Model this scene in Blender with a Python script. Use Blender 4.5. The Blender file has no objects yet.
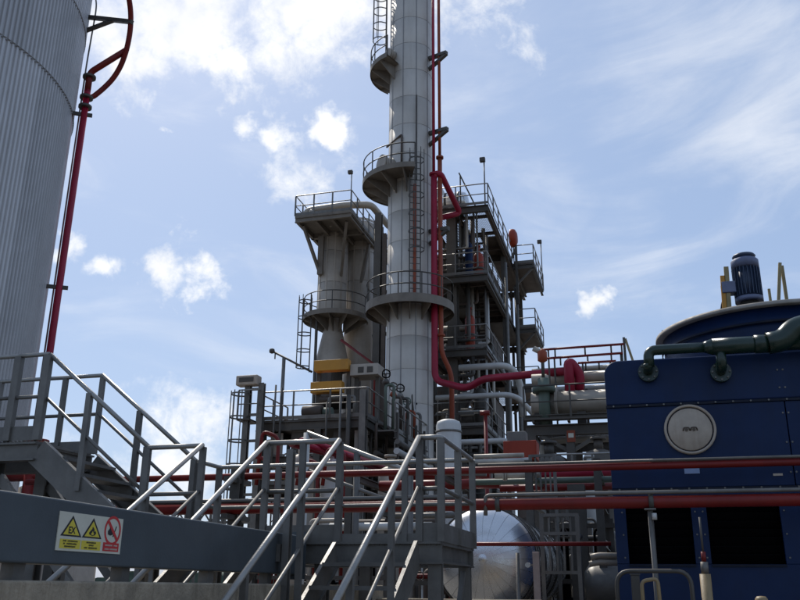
import bpy, math, random
from mathutils import Vector, Matrix
random.seed(7)
R = math.radians
S = bpy.context.scene
COL = S.collection

# ------------------------------------------------------------------ camera
F_PX, PITCH, YAW, ROLL = 852.0, R(18.6), R(15.5), R(0.5)
cam_d = bpy.data.cameras.new('camera'); cam = bpy.data.objects.new('camera', cam_d); COL.objects.link(cam)
cam_d.sensor_width = 36; cam_d.lens = F_PX/800*36; cam_d.clip_end = 3000; cam_d.clip_start = 0.05
CM = (Matrix.Rotation(YAW, 3, 'Z') @ Matrix.Rotation(math.pi/2+PITCH, 3, 'X') @ Matrix.Rotation(ROLL, 3, 'Z'))
EYE = Vector((0, 0, 1.6))
cam.matrix_world = Matrix.Translation(EYE) @ CM.to_4x4()
S.camera = cam
S.render.resolution_x = 1024; S.render.resolution_y = 768

def ray(u, v): return CM @ Vector(((u-400)/F_PX, (300-v)/F_PX, -1))
def aty(u, v, Y): d = ray(u, v); return EYE + d*(Y/d.y)
def atx(u, v, X): d = ray(u, v); return EYE + d*(X/d.x)
def atz(u, v, Z): d = ray(u, v); return EYE + d*((Z-1.6)/d.z)

# ------------------------------------------------------------------ sky and sun
SUN_AZ, SUN_EL = R(-38), R(50)          # azimuth from +Y towards +X
w = bpy.data.worlds.new('World'); S.world = w; w.use_nodes = True
nt = w.node_tree; nt.nodes.clear()
def N(t, **k):
    n = nt.nodes.new(t)
    for a, b in k.items(): setattr(n, a, b)
    return n
def L(a, b): nt.links.new(a, b)
def MA(op, a, b=None, c=None, clamp=False):
    n = N('ShaderNodeMath', operation=op); n.use_clamp = clamp
    for i, x in enumerate((a, b, c)):
        if x is None: continue
        if hasattr(x, 'is_linked'): L(x, n.inputs[i])
        else: n.inputs[i].default_value = x
    return n.outputs[0]
sky = N('ShaderNodeTexSky', sky_type='NISHITA', sun_disc=False, sun_elevation=SUN_EL, sun_rotation=SUN_AZ,
        altitude=0, air_density=1.0, dust_density=1.1, ozone_density=1.6)
tc = N('ShaderNodeTexCoord'); DIR = tc.outputs['Generated']
def noise(scale, detail, rough, vec=DIR, dist=0.0):
    n = N('ShaderNodeTexNoise'); n.inputs['Scale'].default_value = scale; n.inputs['Detail'].default_value = detail
    n.inputs['Roughness'].default_value = rough; n.inputs['Distortion'].default_value = dist
    L(vec, n.inputs['Vector']); return n.outputs['Fac']
wn = N('ShaderNodeTexNoise'); wn.inputs['Scale'].default_value = 13; wn.inputs['Detail'].default_value = 5; wn.inputs['Roughness'].default_value = .6; L(DIR, wn.inputs['Vector'])
ws = N('ShaderNodeVectorMath', operation='SUBTRACT'); L(wn.outputs['Color'], ws.inputs[0]); ws.inputs[1].default_value = (.5, .5, .5)
wm = N('ShaderNodeVectorMath', operation='MULTIPLY_ADD'); L(ws.outputs[0], wm.inputs[0]); wm.inputs[1].default_value = (.11, .11, .11); L(DIR, wm.inputs[2])
WDIR = wm.outputs[0]
def blobs(lst):
    acc = None
    for (u, v, r, s) in lst:
        d = ray(u, v).normalized()
        vm = N('ShaderNodeVectorMath', operation='DISTANCE'); L(WDIR, vm.inputs[0]); vm.inputs[1].default_value = d
        mr = N('ShaderNodeMapRange', interpolation_type='SMOOTHSTEP'); L(vm.outputs['Value'], mr.inputs[0])
        mr.inputs[1].default_value = r/F_PX; mr.inputs[2].default_value = 0
        mr.inputs[3].default_value = 0; mr.inputs[4].default_value = s
        acc = mr.outputs[0] if acc is None else MA('MAXIMUM', acc, mr.outputs[0])
    return acc
cum = blobs([(185, 10, 120, 1), (300, -10, 150, 1.1), (222, 55, 55, 1), (140, 55, 75, .85), (405, -5, 110, .95), (95, 25, 80, .8), (480, 8, 90, .62), (530, 45, 60, .42),
             (240, 128, 38, .75), (278, 132, 40, .85), (332, 126, 40, .95), (312, 118, 22, .6),
             (160, 268, 55, 1), (198, 284, 46, .95), (182, 238, 36, .85), (128, 266, 34, .7), (80, 241, 34, .8), (68, 250, 30, .6),
             (300, 178, 75, .55), (350, 160, 60, .45), (600, 299, 38, .8), (175, 445, 110, .75), (215, 430, 60, .7), (60, 470, 90, .5), (173, 121, 12, .6)])
warp = noise(9, 6, .62)
fine = noise(26, 7, .66, dist=.3)
mix = MA('ADD', MA('MULTIPLY', MA('SUBTRACT', warp, .5), 1.2), MA('MULTIPLY', MA('SUBTRACT', fine, .5), 1.1))
dens = MA('ADD', cum, mix)
mrc = N('ShaderNodeMapRange', interpolation_type='SMOOTHSTEP'); L(dens, mrc.inputs[0])
mrc.inputs[1].default_value = .30; mrc.inputs[2].default_value = .95; mrc.inputs[3].default_value = 0; mrc.inputs[4].default_value = 1
# thin high cloud everywhere, stretched
mp = N('ShaderNodeMapping'); L(DIR, mp.inputs[0]); mp.inputs['Rotation'].default_value = (R(20), R(-28), R(10)); mp.inputs['Scale'].default_value = (1.0, 1.6, 3.6)
cir = noise(2.6, 8, .6, mp.outputs[0], 1.2)
cirb = blobs([(700, 90, 190, .30), (760, 40, 120, .25), (550, 185, 95, .26), (630, 248, 110, .22), (560, 255, 90, .18), (480, 120, 180, .14), (640, 120, 120, .16), (230, 330, 260, .06), (420, 480, 400, .12), (620, 380, 240, .12)])
cs = MA('ADD', cir, cirb)
mr2 = N('ShaderNodeMapRange', interpolation_type='SMOOTHSTEP'); L(cs, mr2.inputs[0])
mr2.inputs[1].default_value = .50; mr2.inputs[2].default_value = 1.05; mr2.inputs[3].default_value = 0; mr2.inputs[4].default_value = .6
cover = MA('MAXIMUM', mrc.outputs[0], mr2.outputs[0], clamp=True)
shade = noise(15, 4, .55)
cv = N('ShaderNodeMixRGB'); L(MA('MULTIPLY', shade, 1.0), cv.inputs[0]); cv.inputs[1].default_value = (8.6, 8.9, 9.4, 1); cv.inputs[2].default_value = (12.5, 12.4, 12.2, 1)
haze_mix = N('ShaderNodeMixRGB'); haze_mix.inputs[0].default_value = .58; L(sky.outputs[0], haze_mix.inputs[1]); haze_mix.inputs[2].default_value = (4.6, 6.15, 9.1, 1)
mx = N('ShaderNodeMixRGB'); L(cover, mx.inputs[0]); L(haze_mix.outputs[0], mx.inputs[1]); L(cv.outputs[0], mx.inputs[2])
bg = N('ShaderNodeBackground'); L(mx.outputs[0], bg.inputs[0]); bg.inputs[1].default_value = .1
wo = N('ShaderNodeOutputWorld'); L(bg.outputs[0], wo.inputs[0])

sd = bpy.data.lights.new('sun', 'SUN'); sd.energy = 3.6; sd.angle = R(.5); sd.color = (1, .95, .87)
so = bpy.data.objects.new('sun', sd); COL.objects.link(so)
sdir = Vector((math.sin(SUN_AZ)*math.cos(SUN_EL), math.cos(SUN_AZ)*math.cos(SUN_EL), math.sin(SUN_EL)))
so.rotation_euler = sdir.to_track_quat('Z', 'Y').to_euler(); so.location = (0, 0, 40)
vs = S.view_settings; vs.view_transform = 'Standard'; vs.look = 'None'; vs.exposure = 0.0; vs.gamma = 1; vs.use_curve_mapping = False

# ------------------------------------------------------------------ materials
MATS = {}
def mat(name, rgb, rough=.5, metal=0.0, var=.25, scale=3.0, grime=.3, grime_rgb=(.09, .07, .05), bump=.15, bscale=60, streak=True, objvar=0.0, spec=.5):
    m = bpy.data.materials.new(name); m.use_nodes = True; t = m.node_tree; n = t.nodes; l = t.links
    b = n['Principled BSDF']; b.inputs['Metallic'].default_value = metal; b.inputs['Specular IOR Level'].default_value = spec
    g = n.new('ShaderNodeNewGeometry')
    def nz(sc, de, ro, vec):
        q = n.new('ShaderNodeTexNoise'); q.inputs['Scale'].default_value = sc; q.inputs['Detail'].default_value = de; q.inputs['Roughness'].default_value = ro
        l.new(vec, q.inputs['Vector']); return q.outputs['Fac']
    base = n.new('ShaderNodeMapRange'); l.new(nz(scale, 6, .65, g.outputs['Position']), base.inputs[0])
    base.inputs[1].default_value = .3; base.inputs[2].default_value = .7; base.inputs[3].default_value = 1-var; base.inputs[4].default_value = 1+var*.6
    v = base.outputs[0]
    if objvar:
        oi = n.new('ShaderNodeObjectInfo'); mr = n.new('ShaderNodeMapRange'); l.new(oi.outputs['Random'], mr.inputs[0])
        mr.inputs[3].default_value = 1-objvar; mr.inputs[4].default_value = 1+objvar
        mm = n.new('ShaderNodeMath'); mm.operation = 'MULTIPLY'; l.new(v, mm.inputs[0]); l.new(mr.outputs[0], mm.inputs[1]); v = mm.outputs[0]
    vm = n.new('ShaderNodeVectorMath'); vm.operation = 'SCALE'; vm.inputs[0].default_value = rgb; l.new(v, vm.inputs['Scale'])
    col = vm.outputs[0]
    mp = n.new('ShaderNodeMapping'); l.new(g.outputs['Position'], mp.inputs[0])
    mp.inputs['Scale'].default_value = (1, 1, .12) if streak else (1, 1, 1)
    gm = n.new('ShaderNodeMapRange'); l.new(nz(scale*2.2, 7, .7, mp.outputs[0]), gm.inputs[0])
    gm.inputs[1].default_value = .5; gm.inputs[2].default_value = .8; gm.inputs[3].default_value = 0; gm.inputs[4].default_value = grime
    mx = n.new('ShaderNodeMixRGB'); l.new(gm.outputs[0], mx.inputs[0]); l.new(col, mx.inputs[1]); mx.inputs[2].default_value = (*grime_rgb, 1)
    l.new(mx.outputs[0], b.inputs['Base Color'])
    rr = n.new('ShaderNodeMapRange'); l.new(nz(scale*3, 4, .6, g.outputs['Position']), rr.inputs[0])
    rr.inputs[3].default_value = max(.05, rough-.15); rr.inputs[4].default_value = min(1, rough+.15); l.new(rr.outputs[0], b.inputs['Roughness'])
    if bump:
        bp = n.new('ShaderNodeBump'); bp.inputs['Strength'].default_value = bump; bp.inputs['Distance'].default_value = .01
        l.new(nz(bscale, 4, .6, g.outputs['Position']), bp.inputs['Height']); l.new(bp.outputs[0], b.inputs['Normal'])
    MATS[name] = m; return m
mat('galv', (.150, .139, .123), .5, .3, .3, 2.5, .4, objvar=.12)                 # galvanised stairs and rails
mat('rail', (.29, .275, .25), .38, .45, .22, 3, .25)                  # handrail tubes, sunlit brightness put into a lighter colour than galv
mat('galv_dark', (.080, .071, .060), .55, .3, .3, 1.2, .4)            # weathered structural steel
mat('steel_far', (.086, .074, .060), .6, .2, .35, .6, .5, (.075, .045, .03), objvar=.2)
mat('steel_brown', (.095, .070, .053), .65, .1, .4, .8, .5, (.07, .035, .02))
mat('girder', (.058, .070, .078), .5, 0, .2, 1.6, .3, (.04, .042, .045), .1)
mat('tank_clad', (.46, .445, .435), .45, .35, .08, .8, .35, (.25, .24, .23), .05, 30, True, .15)
mat('stack', (.50, .455, .395), .5, .25, .14, .5, .4, (.27, .23, .185), .08, 20, objvar=.06)
mat('stack_seam', (.26, .25, .24), .6, .2, .2, 1, .2)
mat('twin', (.40, .35, .29), .6, .15, .28, .5, .65, (.16, .13, .10), objvar=.08)
mat('underside', (.19, .162, .13), .7, .1, .3, .8, .45)
mat('red', (.17, .012, .009), .42, 0, .25, 2.0, .35, (.06, .014, .01), spec=.3)
mat('magenta', (.30, .012, .036), .45, 0, .2, 1.0, .3, (.12, .015, .02), spec=.3)
mat('orange', (.26, .055, .022), .55, 0, .3, 1.0, .45, (.13, .04, .025), spec=.3)
mat('redbox', (.28, .036, .014), .5, 0, .2, 1.2, .3, (.12, .025, .014), spec=.3)
mat('blue', (.0050, .0185, .066), .45, 0, .2, 1.3, .45, (.009, .014, .030), .06, 40, objvar=.07, spec=.2)
mat('blue_dark', (.005, .009, .022), .5, 0, .2, 2, .2, spec=.2)
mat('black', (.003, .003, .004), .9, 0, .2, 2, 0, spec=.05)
mat('rim', (.30, .27, .235), .7, .2, .3, 3, .5, (.13, .09, .065))
mat('hatch', (.40, .335, .265), .55, 0, .16, 5, .5, (.24, .16, .11))
mat('green', (.009, .026, .018), .28, 0, .2, 2, .2, (.012, .02, .015))
mat('bolt', (.15, .145, .135), .5, .5, .3, 10, .3)
mat('plate', (.20, .27, .42), .5, 0, .1, 4, .1)
mat('beige', (.40, .355, .29), .5, .15, .2, .8, .5, (.20, .12, .07))
mat('alu', (.62, .62, .62), .27, .9, .1, 1.5, .12, (.3, .28, .26), .12, 14)
mat('white', (.50, .49, .46), .5, .1, .12, 1.0, .4, (.25, .22, .19))
mat('concrete', (.32, .265, .19), .9, 0, .38, 5, .8, (.10, .07, .04), .8, 55)
mat('ground', (.17, .16, .145), .95, 0, .3, .35, .35, (.10, .09, .08), .4, 20, False)
mat('yellow', (.52, .235, .02), .5, 0, .15, 1.0, .4, (.18, .08, .02))
mat('wood', (.30, .24, .12), .7, 0, .25, 4, .4)
mat('tan', (.26, .185, .09), .55, 0, .2, 4, .4)
mat('motor', (.035, .055, .10), .45, .1, .2, 5, .25)
mat('motor_cowl', (.12, .14, .22), .5, .1, .2, 5, .25)
mat('cable', (.015, .015, .017), .6, 0, .2, 5, 0)
mat('sign_white', (.56, .54, .44), .55, 0, .08, 8, .15, (.35, .3, .22), .02)
mat('sign_yellow', (.62, .50, .05), .5, 0, .08, 8, .1, bump=0)
mat('sign_red', (.50, .03, .03), .5, 0, .08, 8, .1, bump=0)
mat('sign_black', (.015, .015, .018), .6, 0, .1, 8, 0, bump=0)
mat('pinkpost', (.36, .27, .23), .6, 0, .2, 4, .3)
mat('dull_green', (.10, .13, .10), .6, 0, .2, 1.5, .35)
mat('hillside', (.05, .07, .045), .95, 0, .4, .2, .2, streak=False)

# ------------------------------------------------------------------ mesh building
WL = {}                                   # world location of every object made
class MB:
    def __init__(s): s.v = []; s.f = []; s.s = []
    def add(s, vs, fs, smooth):
        o = len(s.v); s.v += [Vector(q) for q in vs]
        for f in fs: s.f.append(tuple(i+o for i in f)); s.s.append(smooth)
        return s
    def box(s, lo, hi):
        x0, y0, z0 = lo; x1, y1, z1 = hi
        x0, x1 = min(x0, x1), max(x0, x1); y0, y1 = min(y0, y1), max(y0, y1); z0, z1 = min(z0, z1), max(z0, z1)
        return s.add([(x0, y0, z0), (x1, y0, z0), (x1, y1, z0), (x0, y1, z0), (x0, y0, z1), (x1, y0, z1), (x1, y1, z1), (x0, y1, z1)],
                     [(0, 3, 2, 1), (4, 5, 6, 7), (0, 1, 5, 4), (1, 2, 6, 5), (2, 3, 7, 6), (3, 0, 4, 7)], False)
    def bar(s, p, q, w_, h, up=(0, 0, 1)):
        p = Vector(p); q = Vector(q); d = (q-p).normalized(); up = Vector(up)
        if abs(d.dot(up)) > .98: up = Vector((0, 1, 0))
        a = d.cross(up).normalized(); b = a.cross(d)
        vs = [c + a*(i*w_/2) + b*(j*h/2) for c in (p, q) for i, j in ((-1, -1), (1, -1), (1, 1), (-1, 1))]
        return s.add(vs, [(3, 2, 1, 0), (4, 5, 6, 7), (0, 1, 5, 4), (1, 2, 6, 5), (2, 3, 7, 6), (3, 0, 4, 7)], False)
    def ibeam(s, p, q, h, w_, up=(0, 0, 1), t=.02):
        p = Vector(p); q = Vector(q); d = (q-p).normalized(); u = Vector(up)
        if abs(d.dot(u)) > .98: u = Vector((0, 1, 0))
        a = d.cross(u).normalized(); b = a.cross(d)
        s.bar(p+b*(h/2-t/2), q+b*(h/2-t/2), w_, t, up); s.bar(p-b*(h/2-t/2), q-b*(h/2-t/2), w_, t, up)
        return s.bar(p, q, t, h-2*t, up)
    def channel(s, p, q, h, w_, side=1, t=.012):
        p = Vector(p); q = Vector(q); d = (q-p).normalized(); a = d.cross(Vector((0, 0, 1))).normalized()*side; b = a.cross(d)*side
        s.bar(p, q, t, h)
        o = a*(w_/2+t/2)
        s.bar(p+o+b*(h/2-t/2), q+o+b*(h/2-t/2), w_, t); return s.bar(p+o-b*(h/2-t/2), q+o-b*(h/2-t/2), w_, t)
    def tube(s, pts, r, n=10, bend=0.0, r2=None, caps=True, closed=False):
        P = [Vector(q) for q in pts]
        if bend > 0 and len(P) > 2:
            Q = [P[0]]
            for i in range(1, len(P)-1):
                a = (P[i-1]-P[i]); b = (P[i+1]-P[i]); k = min(bend, a.length*.48, b.length*.48)
                A = P[i]+a.normalized()*k; B = P[i]+b.normalized()*k
                for j in range(7):
                    t = j/6; Q.append(A*(1-t)**2 + P[i]*2*t*(1-t) + B*t*t)
            Q.append(P[-1]); P = Q
        m = len(P); up = None; vs = []
        for i in range(m):
            if closed: d = P[(i+1) % m]-P[i-1]
            else: d = (P[min(i+1, m-1)]-P[max(i-1, 0)])
            d.normalize()
            if up is None:
                up = Vector((0, 0, 1)) if abs(d.z) < .9 else Vector((0, 1, 0))
            a = d.cross(up).normalized(); up = a.cross(d).normalized()
            rr = r if r2 is None else r+(r2-r)*i/(m-1)
            for k in range(n):
                th = 2*math.pi*k/n; vs.append(P[i]+a*(math.cos(th)*rr)+up*(math.sin(th)*rr))
        fs = []
        for i in range(m if closed else m-1):
            j = (i+1) % m
            for k in range(n): fs.append((i*n+k, i*n+(k+1) % n, j*n+(k+1) % n, j*n+k))
        s.add(vs, fs, True)
        if caps and not closed:
            o = len(s.v)-m*n
            s.f.append(tuple(o+k for k in range(n))[::-1]); s.s.append(False)
            s.f.append(tuple(o+(m-1)*n+k for k in range(n))); s.s.append(False)
        return s
    def cyl(s, p, q, r, n=20, r2=None): return s.tube([p, q], r, n, r2=r2)
    def lathe(s, c, prof, n=40, axis='Z', a0=0, a1=2*math.pi, smooth=True):
        c = Vector(c); full = abs(a1-a0-2*math.pi) < 1e-6; m = n if full else n+1; vs = []
        for (r, z) in prof:
            for k in range(m):
                th = a0+(a1-a0)*k/n; x, y = r*math.cos(th), r*math.sin(th)
                vs.append(c + (Vector((x, y, z)) if axis == 'Z' else Vector((x, z, -y)) if axis == 'Y' else Vector((z, x, y))))
        fs = []
        for i in range(len(prof)-1):
            for k in range(n if full else n):
                k2 = (k+1) % m; fs.append((i*m+k, i*m+k2, (i+1)*m+k2, (i+1)*m+k))
        return s.add(vs, fs, smooth)
    def build(s, name, m, parent=None, bevel=0, stuff=False):
        xs = [v.x for v in s.v]; ys = [v.y for v in s.v]; zs = [v.z for v in s.v]
        c = Vector(((min(xs)+max(xs))/2, (min(ys)+max(ys))/2, min(zs)))
        me = bpy.data.meshes.new(name); me.from_pydata([v-c for v in s.v], [], s.f); me.update()
        me.polygons.foreach_set('use_smooth', s.s)
        me.materials.append(MATS[m]); o = bpy.data.objects.new(name, me); COL.objects.link(o)
        WL[o.name] = c
        if parent is not None: o.parent = parent; o.location = c-WL[parent.name]
        else: o.location = c
        if bevel:
            b = o.modifiers.new('bevel', 'BEVEL'); b.width = bevel; b.segments = 3; b.limit_method = 'ANGLE'
        if stuff: o['kind'] = 'stuff'
        return o
def tag(o, label, cat, group=None):
    o['label'] = label; o['category'] = cat
    if group: o['group'] = group
    return o
def thing(name, loc, label, cat, group=None):
    o = bpy.data.objects.new(name, None); COL.objects.link(o); o.location = loc; o.empty_display_size = .2
    WL[o.name] = Vector(loc); return tag(o, label, cat, group)
def struct(o): o['kind'] = 'structure'; return o

def railing(root, pts, h=1.05, r=.022, spacing=1.2, mids=(.5,), toe=.1, m='galv', pw=.045, posts=True, n=8, close_ends=True):
    P = [Vector(p) for p in pts]
    up = Vector((0, 0, 1))
    MB().tube([p+up*h for p in P], r, n, bend=.06).build('top_rail', 'rail' if m == 'galv' else m, root)
    for k in mids: MB().tube([p+up*(h*k) for p in P], r*.85, n, bend=.06).build('mid_rail', m, root)
    for a, b in zip(P[:-1], P[1:]):
        if toe: MB().bar(a+up*toe/2, b+up*toe/2, .01, toe).build('toe_plate', m, root)
    if posts:
        done = []
        for a, b in zip(P[:-1], P[1:]):
            k = max(1, round((b-a).length/spacing))
            for i in range(k+1):
                q = a.lerp(b, i/k)
                if any((q-e).length < .1 for e in done): continue
                done.append(q); MB().bar(q, q+up*(h-r*.6), pw, pw*.8).build('post', m, root)
def grating(root, x0, x1, y0, y1, z, pitch=.06, m='galv', t=.03, cross=.6):
    g = MB(); x = x0
    while x <= x1+1e-6: g.box((x-.004, y0, z-t), (x+.004, y1, z)); x += pitch
    y = y0+.1
    while y < y1: g.box((x0, y-.004, z-t-.006), (x1, y+.004, z-t)); y += cross
    return g.build('deck_grating', m, root, stuff=True)
def ladder(root, base, top, face, width=.45, m='galv_dark', cage_from=None, r=.03):
    base = Vector(base); top = Vector(top); face = Vector(face).normalized(); side = face.cross(Vector((0, 0, 1))).normalized()
    for s in (-1, 1): MB().bar(base+side*s*width/2, top+side*s*width/2, .05, r*1.4, face).build('stile', m, root)
    g = MB(); z = .25
    while z < (top-base).length:
        c = base+Vector((0, 0, z)); g.bar(c-side*width/2, c+side*width/2, .03, .03); z += .3
    g.build('rungs', m, root, stuff=True)
    if cage_from is not None:
        z = base.z+cage_from; hp = MB(); rr = .38
        while z <= top.z+.01:
            c = Vector((base.x, base.y, z)); ps = []
            for k in range(13):
                th = math.pi*(-.5+k/12)*1.15
                ps.append(c+side*math.sin(th)*rr*.95+face*(math.cos(th)*rr+.32))
            ps = [c-side*width/2]+ps+[c+side*width/2]
            for a, b in zip(ps[:-1], ps[1:]): hp.bar(a, b, .012, .06)
            z += .9
        hp.build('cage_hoops', m, root, stuff=True)
        for k in (-60, -20, 20, 60):
            th = R(k)*1.15; o = side*math.sin(th)*rr*.95+face*(math.cos(th)*rr+.32)
            MB().bar(Vector((base.x, base.y, base.z+cage_from))+o, top+o, .03, .03).build('cage_strap', m, root)
def flange(mb, c, d, r, t=.04, n=18):
    c = Vector(c); d = Vector(d).normalized(); mb.cyl(c-d*t/2, c+d*t/2, r, n); return mb
def bolts_ring(mb, c, d, r, n, br=.012, t=.05):
    c = Vector(c); d = Vector(d).normalized(); u = Vector((0, 0, 1)) if abs(d.z) < .9 else Vector((1, 0, 0)); a = d.cross(u).normalized(); b = a.cross(d)
    for k in range(n):
        th = 2*math.pi*k/n; q = c+a*math.cos(th)*r+b*math.sin(th)*r; mb.cyl(q-d*t/2, q+d*t/2, br, 6)
    return mb
def pipe(name, label, pts, r, m, bend=0, n=12, group=None, flanges=(), cat='pipe'):
    pts = [Vector(p) for p in pts]
    if not flanges:
        return tag(MB().tube(pts, r, n, bend).build(name, m), label, cat, group)
    root = thing(name, pts[0], label, cat, group)
    MB().tube(pts, r, n, bend).build('pipe_run', m, root)
    for (c, d) in flanges:
        g = MB(); flange(g, Vector(c)-Vector(d)*.022, d, r*1.6, .03); flange(g, Vector(c)+Vector(d)*.022, d, r*1.6, .03); g.build('flange', m, root)
    return root

# ------------------------------------------------------------------ ground
gm = MB().add([(-900, -300, 0), (900, -300, 0), (900, 1500, 0), (-900, 1500, 0)], [(0, 1, 2, 3)], False)
struct(gm.build('ground', 'ground'))

# ------------------------------------------------------------------ bund wall
bw = thing('bund_wall', (-3.2, 6, 0), 'low stained concrete containment wall running under the dark girder', 'wall')
MB().box((-3.36, 1.0, 0), (-3.06, 10.4, 1.615)).build('wall_run', 'concrete', bw, bevel=.015)
MB().box((-3.055, 10.1, 0), (-1.15, 10.4, 1.47)).build('wall_return', 'concrete', bw, bevel=.015)

# ------------------------------------------------------------------ girder with sign
gx = -3.12
gd = thing('steel_girder', (gx, 5, 0), 'deep slate-painted steel girder crossing low on the left with the warning sign', 'girder')
MB().box((gx-.16, 1.2, 1.70), (gx, 7.86, 2.05)).build('box_section', 'girder', gd, bevel=.012)
MB().box((gx-.19, 7.862, 1.66), (gx+.03, 7.885, 2.09)).build('end_plate', 'girder', gd)
for y in (1.8, 3.05, 3.95, 4.95, 6.1, 7.2):
    MB().box((gx-.13, y, 1.612), (gx-.05, y+.09, 1.702)).build('bearing_pad', 'galv', gd)

# sign: flat printed plate on the girder's right face
def gp(y, z, o=.0): return Vector((gx+.004+o, y, z))
y0, y1 = atx(60, 507, gx).y, atx(123, 516, gx).y; sz1 = 1.985; sz0 = 1.775
sg = thing('warning_sign', (gx, y0, sz0), 'white hazard sign plate with two yellow triangles and a red ban circle', 'sign')
MB().box((gx+.001, y0, sz0), (gx+.006, y1, sz1)).build('plate', 'sign_white', sg)
W = y1-y0; H = sz1-sz0
def su(a, b, o): return Vector((gx+.006+o, y0+a*W, sz0+b*H))
def poly(name, pts, m, o, parent=sg): return MB().add([su(a, b, o) for a, b in pts], [tuple(range(len(pts)))], False).build(name, m, parent)
for cx, nm in ((.195, 'EX'), (.51, 'flame')):
    t = poly('warning_triangle', [(cx-.155, .375), (cx+.155, .375), (cx, .925)], 'sign_black', .0008)
    poly('triangle_field', [(cx-.118, .415), (cx+.118, .415), (cx, .835)], 'sign_yellow', .0014, t)
    if nm == 'flame':
        fl = [(0, -.02), (.04, .0), (.058, .06), (.045, .12), (.03, .09), (.022, .17), (-.005, .235), (-.012, .16), (-.04, .10), (-.056, .05), (-.042, .005)]
        poly('flame_mark', [(cx+a, .46+b) for a, b in fl], 'sign_black', .002, t)
        poly('flame_core', [(cx+a*.4, .47+b*.45) for a, b in fl], 'sign_yellow', .0026, t)
    poly('text_panel', [(cx-.15, .06), (cx+.15, .06), (cx+.15, .30), (cx-.15, .30)], 'sign_yellow', .0008)
poly('text_panel', [(.70, .06), (.965, .06), (.965, .30), (.70, .30)], 'sign_red', .0008)
def ringpoly(cx, cy, r0, r1, m, o, n=36, asp=W/H):
    vs = []; fs = []
    for k in range(n):
        th = 2*math.pi*k/n
        for rr in (r0, r1): vs.append(su(cx+rr*math.cos(th), cy+rr*asp*math.sin(th), o))
    for k in range(n): j = (k+1) % n; fs.append((2*k, 2*k+1, 2*j+1, 2*j))
    return MB().add(vs, fs, False).build('ban_ring', m, sg)
rg = ringpoly(.835, .64, .112, .138, 'sign_red', .0012)
asp = W/H
def slash(w_):
    a = Vector((.835-.085, .64+.085*asp)); b = Vector((.835+.085, .64-.085*asp)); d = (b-a).normalized(); p = Vector((-d.y, d.x))*w_
    return [tuple(a+p), tuple(a-p), tuple(b-p), tuple(b+p)]
poly('ban_bar', slash(.022), 'sign_red', .0022, rg)
poly('flame_mark', [(.80+a*.9, .52+b*1.2) for a, b in [(0, -.02), (.04, .0), (.05, .06), (.02, .09), (.03, .17), (-.02, .23), (-.02, .14), (-.05, .08), (-.042, .005)]], 'sign_black', .0016, rg)
poly('match_mark', [(.84, .47), (.855, .47), (.90, .77), (.885, .77)], 'sign_black', .0016, rg)
FONT = {}
def text(body, cx, cz, size, m, o=.0026, parent=sg):
    cu = bpy.data.curves.new('lettering', 'FONT'); cu.body = body; cu.size = size; cu.align_x = 'CENTER'; cu.align_y = 'CENTER'; cu.space_line = .95; cu.offset = .0014
    ob = bpy.data.objects.new('lettering', cu); COL.objects.link(ob)
    dg = bpy.context.evaluated_depsgraph_get(); me = bpy.data.meshes.new_from_object(ob.evaluated_get(dg)); bpy.data.objects.remove(ob)
    me.transform(Matrix(((0, 0, 1, 0), (1, 0, 0, 0), (0, 1, 0, 0), (0, 0, 0, 1))))
    me.materials.clear(); me.materials.append(MATS[m]); q = bpy.data.objects.new('lettering', me); COL.objects.link(q)
    c = su(cx, cz, o); WL[q.name] = c; q.parent = parent; q.location = c-WL[parent.name]; return q
text('EX', .195, .53, .052, 'sign_black')
def word_rows(cx, w_, rows, m):
    g = MB()
    for r_, words in enumerate(rows):
        tot = sum(words)+.016*(len(words)-1); x = cx-tot/2; zc = .255-r_*.21/len(rows)-(.0 if len(rows) == 3 else .03)
        for wd in words:
            k = x
            while k < x+wd-.006:
                hh = random.choice((.018, .022, .022)); g.add([su(k, zc-hh, .0026), su(k+.0075, zc-hh, .0026), su(k+.0075, zc+hh, .0026), su(k, zc+hh, .0026)], [(0, 1, 2, 3)], False)
                k += .0125
            x += wd+.016
    g.build('small_print', m, sg, stuff=True)
word_rows(.195, .3, ((.05, .15), (.03, .15), (.16,)), 'sign_black')
word_rows(.51, .3, ((.15,), (.07,), (.05, .14)), 'sign_black')
word_rows(.8325, .26, ((.13, .06), (.07, .12)), 'sign_white')

# ------------------------------------------------------------------ crossover platform and its stairs
ZP = 2.0; RH = .97; YF, YB = 8.0, 9.6
XA, XB, XC, XD, XR, XL = -4.32, -3.60, -2.82, -2.01, -1.80, -4.96
cp = thing('crossover_platform', (-3.4, 8.8, 0), 'raised grey steel walkway behind the girder where the stairs meet', 'platform')
grating(cp, XL, XR, YF, YB, ZP, .05)
for a, b in (((XL, YF+.03, ZP-.1), (XR, YF+.03, ZP-.1)), ((XL, YB-.03, ZP-.1), (XR, YB-.03, ZP-.1))):
    MB().ibeam(a, b, .2, .1).build('edge_beam', 'galv', cp)
for x in (XL+.06, -3.4, XR-.06): MB().ibeam((x, YF+.09, ZP-.1), (x, YB-.09, ZP-.1), .18, .08).build('cross_beam', 'galv', cp)
railing(cp, [(XL, YF, ZP), (XA, YF, ZP)], RH, .026, .6, pw=.06, m='galv', toe=.12)
railing(cp, [(XB, YF, ZP), (XC, YF, ZP)], RH, .026, .5, pw=.06, m='galv', toe=.16)
railing(cp, [(XD, YF, ZP), (XR, YF, ZP), (XR, YB, ZP), (XL+.02, YB, ZP), (XL+.02, 9.08, ZP)], RH, .026, .8, pw=.065, m='galv', toe=.17)
for x in (XR-.08, -3.0, -4.85):
    for y in (YF+.1, YB-.1): MB().ibeam((x, y, 0), (x, y, ZP-.2), .12, .12, (0, 1, 0)).build('column', 'galv', cp)
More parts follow.
